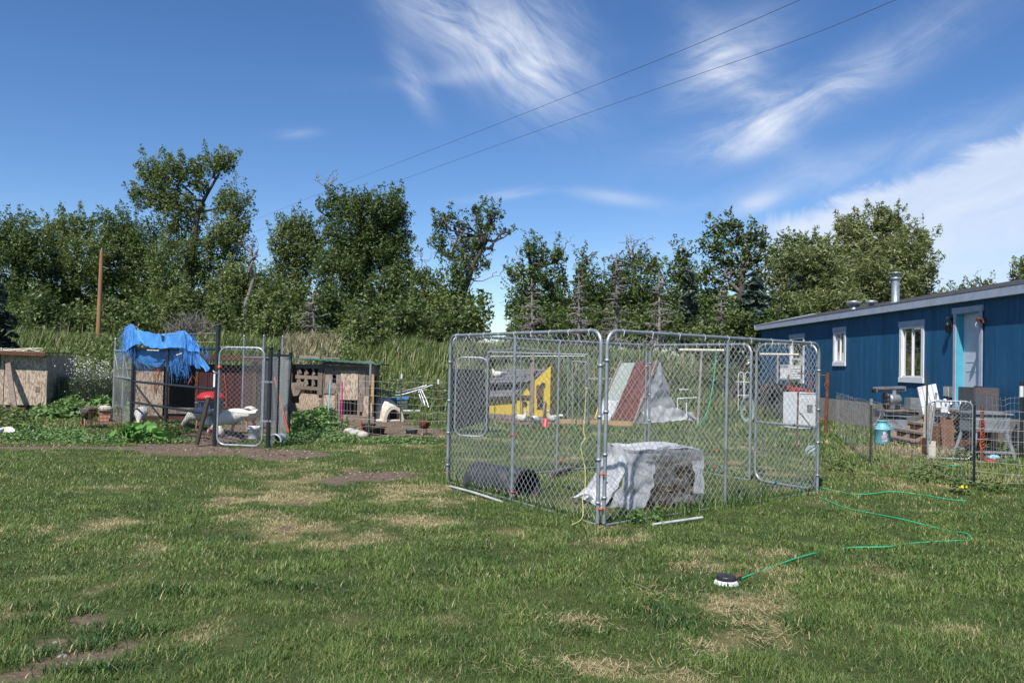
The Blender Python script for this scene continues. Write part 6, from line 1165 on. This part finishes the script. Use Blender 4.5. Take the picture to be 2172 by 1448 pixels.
# ================= STEPS =================
T=thing('lumber_steps','weathered wooden steps of five treads climbing to the house door','steps',V3((8.4,17.4,0)))
for k,(x,z) in enumerate(((8.08,.10),(8.36,.25),(8.64,.41),(8.92,.57),(9.20,.72))):
    MB().box((x+.13,17.42,z+.018),(.29,1.35,.036)).build('tread',woodh if False else wood,T)
    if k: MB().box((x+.01,17.42,z-.075),(.02,1.30,.12)).build('riser_board',wooddark,T)
MB().box((9.48,17.42,.745),(.34,1.4,.036)).build('landing',wood,T)
for yy in (16.85,17.42,18.0): MB().beam((8.08,yy,-.02),(9.45,yy,.64),.04,.20).build('stringer',wood,T)
for yy in (16.8,18.05):
    MB().box((9.25,yy,.35),(.08,.08,.7)).build('leg',wood,T)
# things standing on or around the steps
def louver():
    T=thing('white_shutter','white ribbed plastic shutter leaning on the upper steps','shutter',V3((9.15,18.0,.6)))
    m=Matrix.Rotation(-.22,3,'Y'); o=V3((8.95,18.02,.58))
    for k in range(4): MB().add([o+m@V3((.0+.105*k,0,0)),o+m@V3((.095+.105*k,0,0)),o+m@V3((.095+.105*k,.0,.62)),o+m@V3((.105*k,0,.62)),o+m@V3((.0+.105*k,.03,0)),o+m@V3((.095+.105*k,.03,0)),o+m@V3((.095+.105*k,.03,.62)),o+m@V3((.105*k,.03,.62))],[(0,1,2,3),(7,6,5,4),(0,4,5,1),(3,2,6,7),(0,3,7,4),(1,5,6,2)]).build('rib',white,T)
louver()
cb=V3((9.15,16.45,0)); T=thing('grey_cabinet','dark grey steel cabinet with rust streaks in front of the door','cabinet',cb)
MB().box(cb+V3((.1,.0,.98)),(.46,.62,.52)).build('cabinet_body',cabgrey,T); MB().box(cb+V3((-.135,.0,.98)),(.012,.58,.48)).build('cabinet_door',cabgrey,T); MB().box(cb+V3((.1,.0,1.25)),(.10,.14,.03)).build('cabinet_knob',interior,T)
for sx in (-.1,.3):
    for sy in (-.28,.28): MB().box(cb+V3((sx,sy,.36)),(.04,.04,.72)).build('leg',interior,T)
# steel bench with splayed legs
bb_=V3((8.72,15.3,0)); T=thing('steel_bench','pale grey steel bench with splayed legs right of the small gate','bench',bb_)
MB().box(bb_+V3((0,0,.62)),(.62,.55,.32)).build('apron',toolgrey,T); MB().box(bb_+V3((0,0,.79)),(.7,.62,.03)).build('bench_top',toolgrey,T)
for sx in (-1,1):
    for sy in (-1,1): MB().beam(bb_+V3((sx*.27,sy*.24,.47)),bb_+V3((sx*.38,sy*.32,0)),.06,.05).build('leg',toolgrey,T)
for sy in (-1,1): MB().beam(bb_+V3((-.35,sy*.30,.10)),bb_+V3((.35,sy*.30,.10)),.03,.05).build('foot_rail',toolgrey,T)
# radial arm saw
sb=V3((8.75,19.0,0)); T=thing('radial_arm_saw','old grey radial arm saw on a cabinet stand under the near house window','saw',sb)
MB().prism([sb+V3((-.30,-.25,0)),sb+V3((.25,-.25,0)),sb+V3((.2,-.22,.48)),sb+V3((-.22,-.22,.48))],V3((0,.5,0))).build('stand',toolgrey,T)
MB().box(sb+V3((.05,0,.56)),(.78,.55,.10)).build('saw_bed',toolgrey,T); MB().box(sb+V3((.06,-.03,.635)),(.80,.62,.03)).build('table_board',wood,T); MB().box(sb+V3((-.35,-.1,.55)),(.16,.3,.15)).build('crank_box',cabgrey,T)
MB().tube([sb+V3((.18,.18,.64)),sb+V3((.18,.18,1.08))],.06,12).build('column',galv,T); MB().beam(sb+V3((.32,.18,1.13)),sb+V3((-.48,-.12,1.10)),.12,.11).build('arm',toolgrey,T)
MB().beam(sb+V3((.30,.10,1.115)),sb+V3((-.44,-.185,1.09)),.008,.03).build('arm_track',interior,T)
MB().beam(sb+V3((-.48,-.12,1.09)),sb+V3((-.54,-.14,1.06)),.08,.07).build('arm_end',blackpl,T)
b=MB(); b.lathe(sb+V3((-.02,-.05,.88)),[(0,-.14),(.11,-.14),(.12,-.10),(.12,.10),(.10,.15),(0,.16)],18,(1,.3,0)); b.build('motor',galv,T); b=MB()
for k in range(3): b.lathe(sb+V3((-.20,-.08,.76+k*.09)),[(0,-.02),(.10,-.015),(.10,.015),(0,.02)],14,(1,.4,0))
b.build('blade_guard',blackpl,T); MB().beam(sb+V3((0,0,.98)),sb+V3((0,0,1.09)),.08,.08).build('carriage',toolgrey,T); MB().tube([sb+V3((-.42,-.3,.56)),sb+V3((-.5,-.33,.40)),sb+V3((-.55,-.34,.36))],.014,6).build('crank_handle',wood,T)
MB().box(sb+V3((.42,-.1,.80)),(.30,.3,.26)).build('side_box',galv,T)
# items on the steps
its=[((8.85,16.95,.62),(.14,.03,.30),white,'white paddle shaped piece standing on the steps'),((8.7,17.1,.5),(.22,.16,.12),toolgrey,'small grey tool case on the third tread'),((8.9,16.9,.62),(.5,.3,.08),cabgrey,'dark flat tray lying across the upper steps')]
for (p,s_,m,l) in its:
    b=MB(); b.box(V3(p)+Z*s_[2]/2,s_,ry=.1); 
    if m is white: b.lathe(V3(p)+Z*.30,[(0,-.02),(.07,-.01),(.07,.01),(0,.02)],14,(1,0,0))
    solo(b,{white:'paddle',toolgrey:'tool_case',cabgrey:'tray'}[m],m,l,'item',p)
for k,(x,z) in enumerate(((8.75,.90),(8.95,.92))):
    b=MB(); p=V3((x,16.6,z-.2)); b.tube([p+V3((0,0,.0)),p+V3((0,0,.12)),p+V3((.03,0,.2)),p+V3((.09,0,.22)),p+V3((.13,0,.18))],.018,8); b.lathe(p,[(0,0),(.05,0),(.05,.03),(0,.03)],12); solo(b,'faucet',mat('polished chrome %s'%('one','two')[k],(.75,.76,.78),rough=.2,metal=.9),['curved chrome tap standing left on the dark tray','curved chrome tap standing right on the dark tray'][k],'tap',p)
cb2=G(1955,972); 
for i,(x,y,h,m) in enumerate(((1965,972,.36,wooddark),(1975,974,.32,cream))):
    p=G(x,y); solo(MB().box(p+Z*h/2,(.10,.10,h),rz=.3),'block',m,['reddish upright wooden block at the foot of the steps','pale upright block at the foot of the steps'][i],'block',p)
p=V3((8.35,16.7,0)); solo(MB().prism([p+V3((-.25,0,0)),p+V3((.3,0,.05)),p+V3((.5,0,.55)),p+V3((.35,0,.58))],V3((0,.04,0))),'tilted_board',wooddark,'dark board propped diagonally beside the steps','board',p)
for (a_,b_,w_,m_,l_) in (((8.25,16.5,.0),(8.5,16.9,.85),.14,wood,'grey plank leaning steeply behind the small gate'),((8.5,16.2,.02),(9.3,16.3,.25),.18,wooddark,'dark board lying low behind the small gate'),((8.2,15.9,.02),(9.0,15.7,.10),.12,wood,'grey plank flat on the ground under the steel bench'),((8.6,16.3,.0),(8.75,16.7,.62),.22,wooddark,'short wide dark board leaning under the cabinet')):
    solo(MB().beam(a_,b_,w_,.03),'scrap_board',m_,l_,'board',a_)
for (p_,s_,l_) in (((8.75,16.75,.10),.19,'rusty brown crate under the upper steps'),((8.95,16.3,.10),.2,'small rusty brown box on the ground under the cabinet')):
    b=MB(); b.box(p_,(s_*1.3,s_,s_),rz=.3); q=solo(b,'rusty_box',rust,l_,'box',(p_[0],p_[1],0))
# milk can
mc=G(1871,942); T=thing('milk_can','turquoise painted milk can with pink floral patches by the steps','milk can',mc)
b=MB(); b.lathe(mc,[(.150,0),(.158,.02),(.158,.30),(.165,.305),(.165,.325),(.150,.335),(.095,.43),(.09,.47),(.12,.49),(.115,.50),(.07,.49),(0,.485)],32); b.build('can_body',teal,T)
for s_ in (-1,1): MB().tube(catmull([mc+V3((s_*.14,-.03,.36)),mc+V3((s_*.185,-.03,.38)),mc+V3((s_*.18,-.02,.42)),mc+V3((s_*.115,-.02,.42))],4),.010,6).build('handle',teal,T)
pk=MB()
for (a_,z,r) in ((-1.7,.12,.05),(-1.6,.20,.04),(-1.85,.17,.035),(-1.5,.10,.03),(-1.75,.25,.03)): 
    c=mc+V3((math.cos(a_)*.1595,math.sin(a_)*.1595,z)); tn=V3((-math.sin(a_),math.cos(a_),0)); n0=V3((math.cos(a_),math.sin(a_),0)); pk.add([c+tn*math.cos(q)*r*(1+.3*math.sin(q*5))+Z*math.sin(q)*r*(1+.3*math.sin(q*5))-n0*(1-math.cos(math.cos(q)*r/.16))*.16 for q in np.linspace(0,6.28,20,endpoint=False)],[tuple(range(20))])
pk.build('painted_flower',mat('pink floral paint',(.50,.25,.38),(.6,.45,.55)),T)
# toys and scraps in the yard
def blobby(p,r,m,name,label,cat,sx=1.3,sz=.8):
    b=MB(); b.lathe(p,[(0,0),(r*.8,.0),(r,r*.45*sz),(r*.85,r*.9*sz),(r*.4,r*1.2*sz),(0,r*1.25*sz)],14,sx=sx,sy=.9); b.lathe(p+V3((r*.9,0,r*.5)),[(0,-r*.3),(r*.35,0),(0,r*.35)],10); return solo(b,name,m,label,cat,p)
blobby(G(2108,974),.085,mat('powder blue plastic',(.28,.52,.66)),'toy','powder blue plastic toy on the ground by the house fence','toy'); blobby(G(2101,979),.07,redpl,'toy_bowl','red plastic dish beside the powder blue toy','dish',1.5,.5); blobby(G(2043,1036),.05,mat('bright yellow plastic',(.7,.52,.03)),'yellow_toy','small bright yellow toy in the grass by the dark fence post','toy',1.2,.7)
blobby(G(1872,992),.03,pink,'pink_scrap','small pink scrap of plastic in the grass left of the fence post','scrap'); blobby(G(1922,972),.06,brickm,'clay_lump','reddish clay lump in the grass before the lumber steps','lump',1.6,.7)
def hosep(pts,name,label,r=.011,lift=.02): a=catmull([G(x,y,lift+.012*math.sin(i*2.1)) for i,(x,y) in enumerate(pts)],6); solo(MB().tube(a,r,7),name,greenh,label,'hose',a[0])
hosep([(2008,987),(2030,987),(2052,985)],'hose_end','short green hose end in the grass before the small gate',.014)
hosep([(2125,978),(2148,975),(2172,977),(2200,978)],'yellow_strip','yellow green strip on the ground at the right edge',.012)
hosep([(1560,1232),(1578,1224),(1610,1212),(1650,1197),(1700,1180),(1760,1166),(1820,1160),(1880,1159),(1930,1152),(1985,1148),(2025,1146),(2052,1146),(2061,1141),(2050,1131),(2020,1126),(1975,1116),(1915,1101),(1850,1088),(1800,1078),(1762,1064),(1735,1052),(1690,1035),(1650,1022),(1600,1012),(1560,998),(1530,988),(1515,980)],'garden_hose','bright green garden hose snaking from the black capped fitting into the kennel',.0065,.012)
hosep([(1655,1017),(1700,1024),(1770,1040),(1830,1048),(1890,1042),(1950,1048),(2010,1058),(2050,1062)],'garden_hose','second green hose half hidden in the grass before the house fence',.007,.008)
# sprinkler / capped fitting
sc_=G(1540,1240); T=thing('capped_fitting','round white plastic fitting with a flat black cap in the lawn','sprinkler',sc_)
b=MB(); b.lathe(sc_,[(.090,-.02),(.088,.012),(.075,.030),(.060,.036),(.058,.044),(0,.044)],30); b.build('base',whitep,T); b=MB(); b.lathe(sc_+Z*.036,[(.064,0),(.067,.004),(.067,.026),(.060,.032),(0,.033)],30); b.build('cap',blackpl,T)
MB().tube([sc_+V3((.055,.03,.03)),sc_+V3((.10,.06,.05)),sc_+V3((.125,.07,.05))],.014,8).build('hose_coupling',rust,T)
# clumps of darker tufts in the lawn
def tufts(pxs,name,lab,h=.065):
    P=[]
    for (x,y,n,r) in pxs:
        c=G(x,y); q=rng.normal(size=(n,2))*r; P.append(np.stack([c.x+q[:,0]*1.5,c.y+q[:,1]],1))
    P=np.concatenate(P); V,F,k=blades(P[:,0],P[:,1],h*(.5+.7*rng.random(len(P))),.006,.9,seg=2); tag(fast(name,V,F,lawnm,None,dict(rnd=np.repeat(rng.random(len(P))*.4,k),dry=np.repeat((rng.random(len(P))>.93)*.8,k))),lab,None,None,'stuff')
tf=[(365,1255,260,.07),(420,1262,260,.07),(560,1240,160,.05),(80,1320,200,.06),(150,1300,180,.05),(60,1290,120,.05),(230,1340,260,.06),(200,1372,180,.05),(300,1345,200,.06),(95,1385,150,.05),(160,1425,200,.05),(30,1400,200,.06),(240,1420,180,.05),(520,1140,90,.05),(280,1330,150,.06),(640,1250,120,.06),(1480,1215,120,.05),(1380,1300,200,.07),(1440,1330,200,.07),(1700,1330,240,.08),(1350,1290,160,.06),(1230,1340,160,.07),(900,1290,160,.07),(480,1075,60,.05),(560,1088,60,.05),(680,1085,60,.05),(800,1090,60,.05),(880,1022,40,.04)]
tufts(tf,'grass_tuft','thicker dark tufts standing up in the lawn')
# dead straw lying on the dry patches
P=[]
for (px,py,rx,ry,s_) in DRY:
    if s_<.5: continue
    c=G(px,py); a_=rx*c.y/FPX; b_=ry*c.y**2/(1.5*FPX); n_=int(650*a_*b_*3*s_)+20; q=rng.normal(size=(n_,2))*.55; P.append(np.stack([c.x+q[:,0]*a_,c.y+q[:,1]*b_,np.full(n_,.012)+rng.random(n_)*.02],1))
P=np.concatenate(P); P[:,2]+=hgt(P[:,0],P[:,1]); n=len(P); a_=rng.random(n)*6.283; L=.01+.025*rng.random(n); d=np.stack([np.cos(a_)*L,np.sin(a_)*L,(rng.random(n)-.3)*.02],1); w_=np.stack([-np.sin(a_),np.cos(a_),np.zeros(n)],1)*.0018
V=np.stack([P-d-w_,P-d+w_,P+d+w_,P+d-w_],1).reshape(-1,3); tag(fast('dead_straw',V,np.arange(4*n).reshape(n,4),mat('dry straw',(.46,.38,.21),(.34,.27,.15),rough=.9,trans=.15)),'dead straw strewn over the dry patches of the lawn',None,None,'stuff')
# scattered chips in the hen yard and run
P=[]
for (x,y,rx,ry) in ((830,912,120,10),(510,925,80,18),(400,930,60,10),(790,1008,100,10),(500,957,160,8),(600,965,80,7),(170,950,200,3),(250,895,20,8)):
    c=G(x,y); a_=rx*c.y/FPX; b_=ry*c.y**2/(1.5*FPX); n_=int(120*a_*b_*3); q=(rng.random((n_,2))*2-1); P.append(np.stack([c.x+q[:,0]*a_,c.y+q[:,1]*b_,np.full(n_,.015)],1))
P=np.concatenate(P); P[:,2]+=hgt(P[:,0],P[:,1]); V,F=leafquads(P,.026,1.5,1.5); tag(fast('wood_chips',V,F,mat('pale wood chips',(.24,.185,.13),(.14,.105,.075),rough=.9,scale=3,c3=(.55,.5,.42),s3=20)),'pale wood chips and litter scattered over the bare poultry yard',None,None,'stuff')
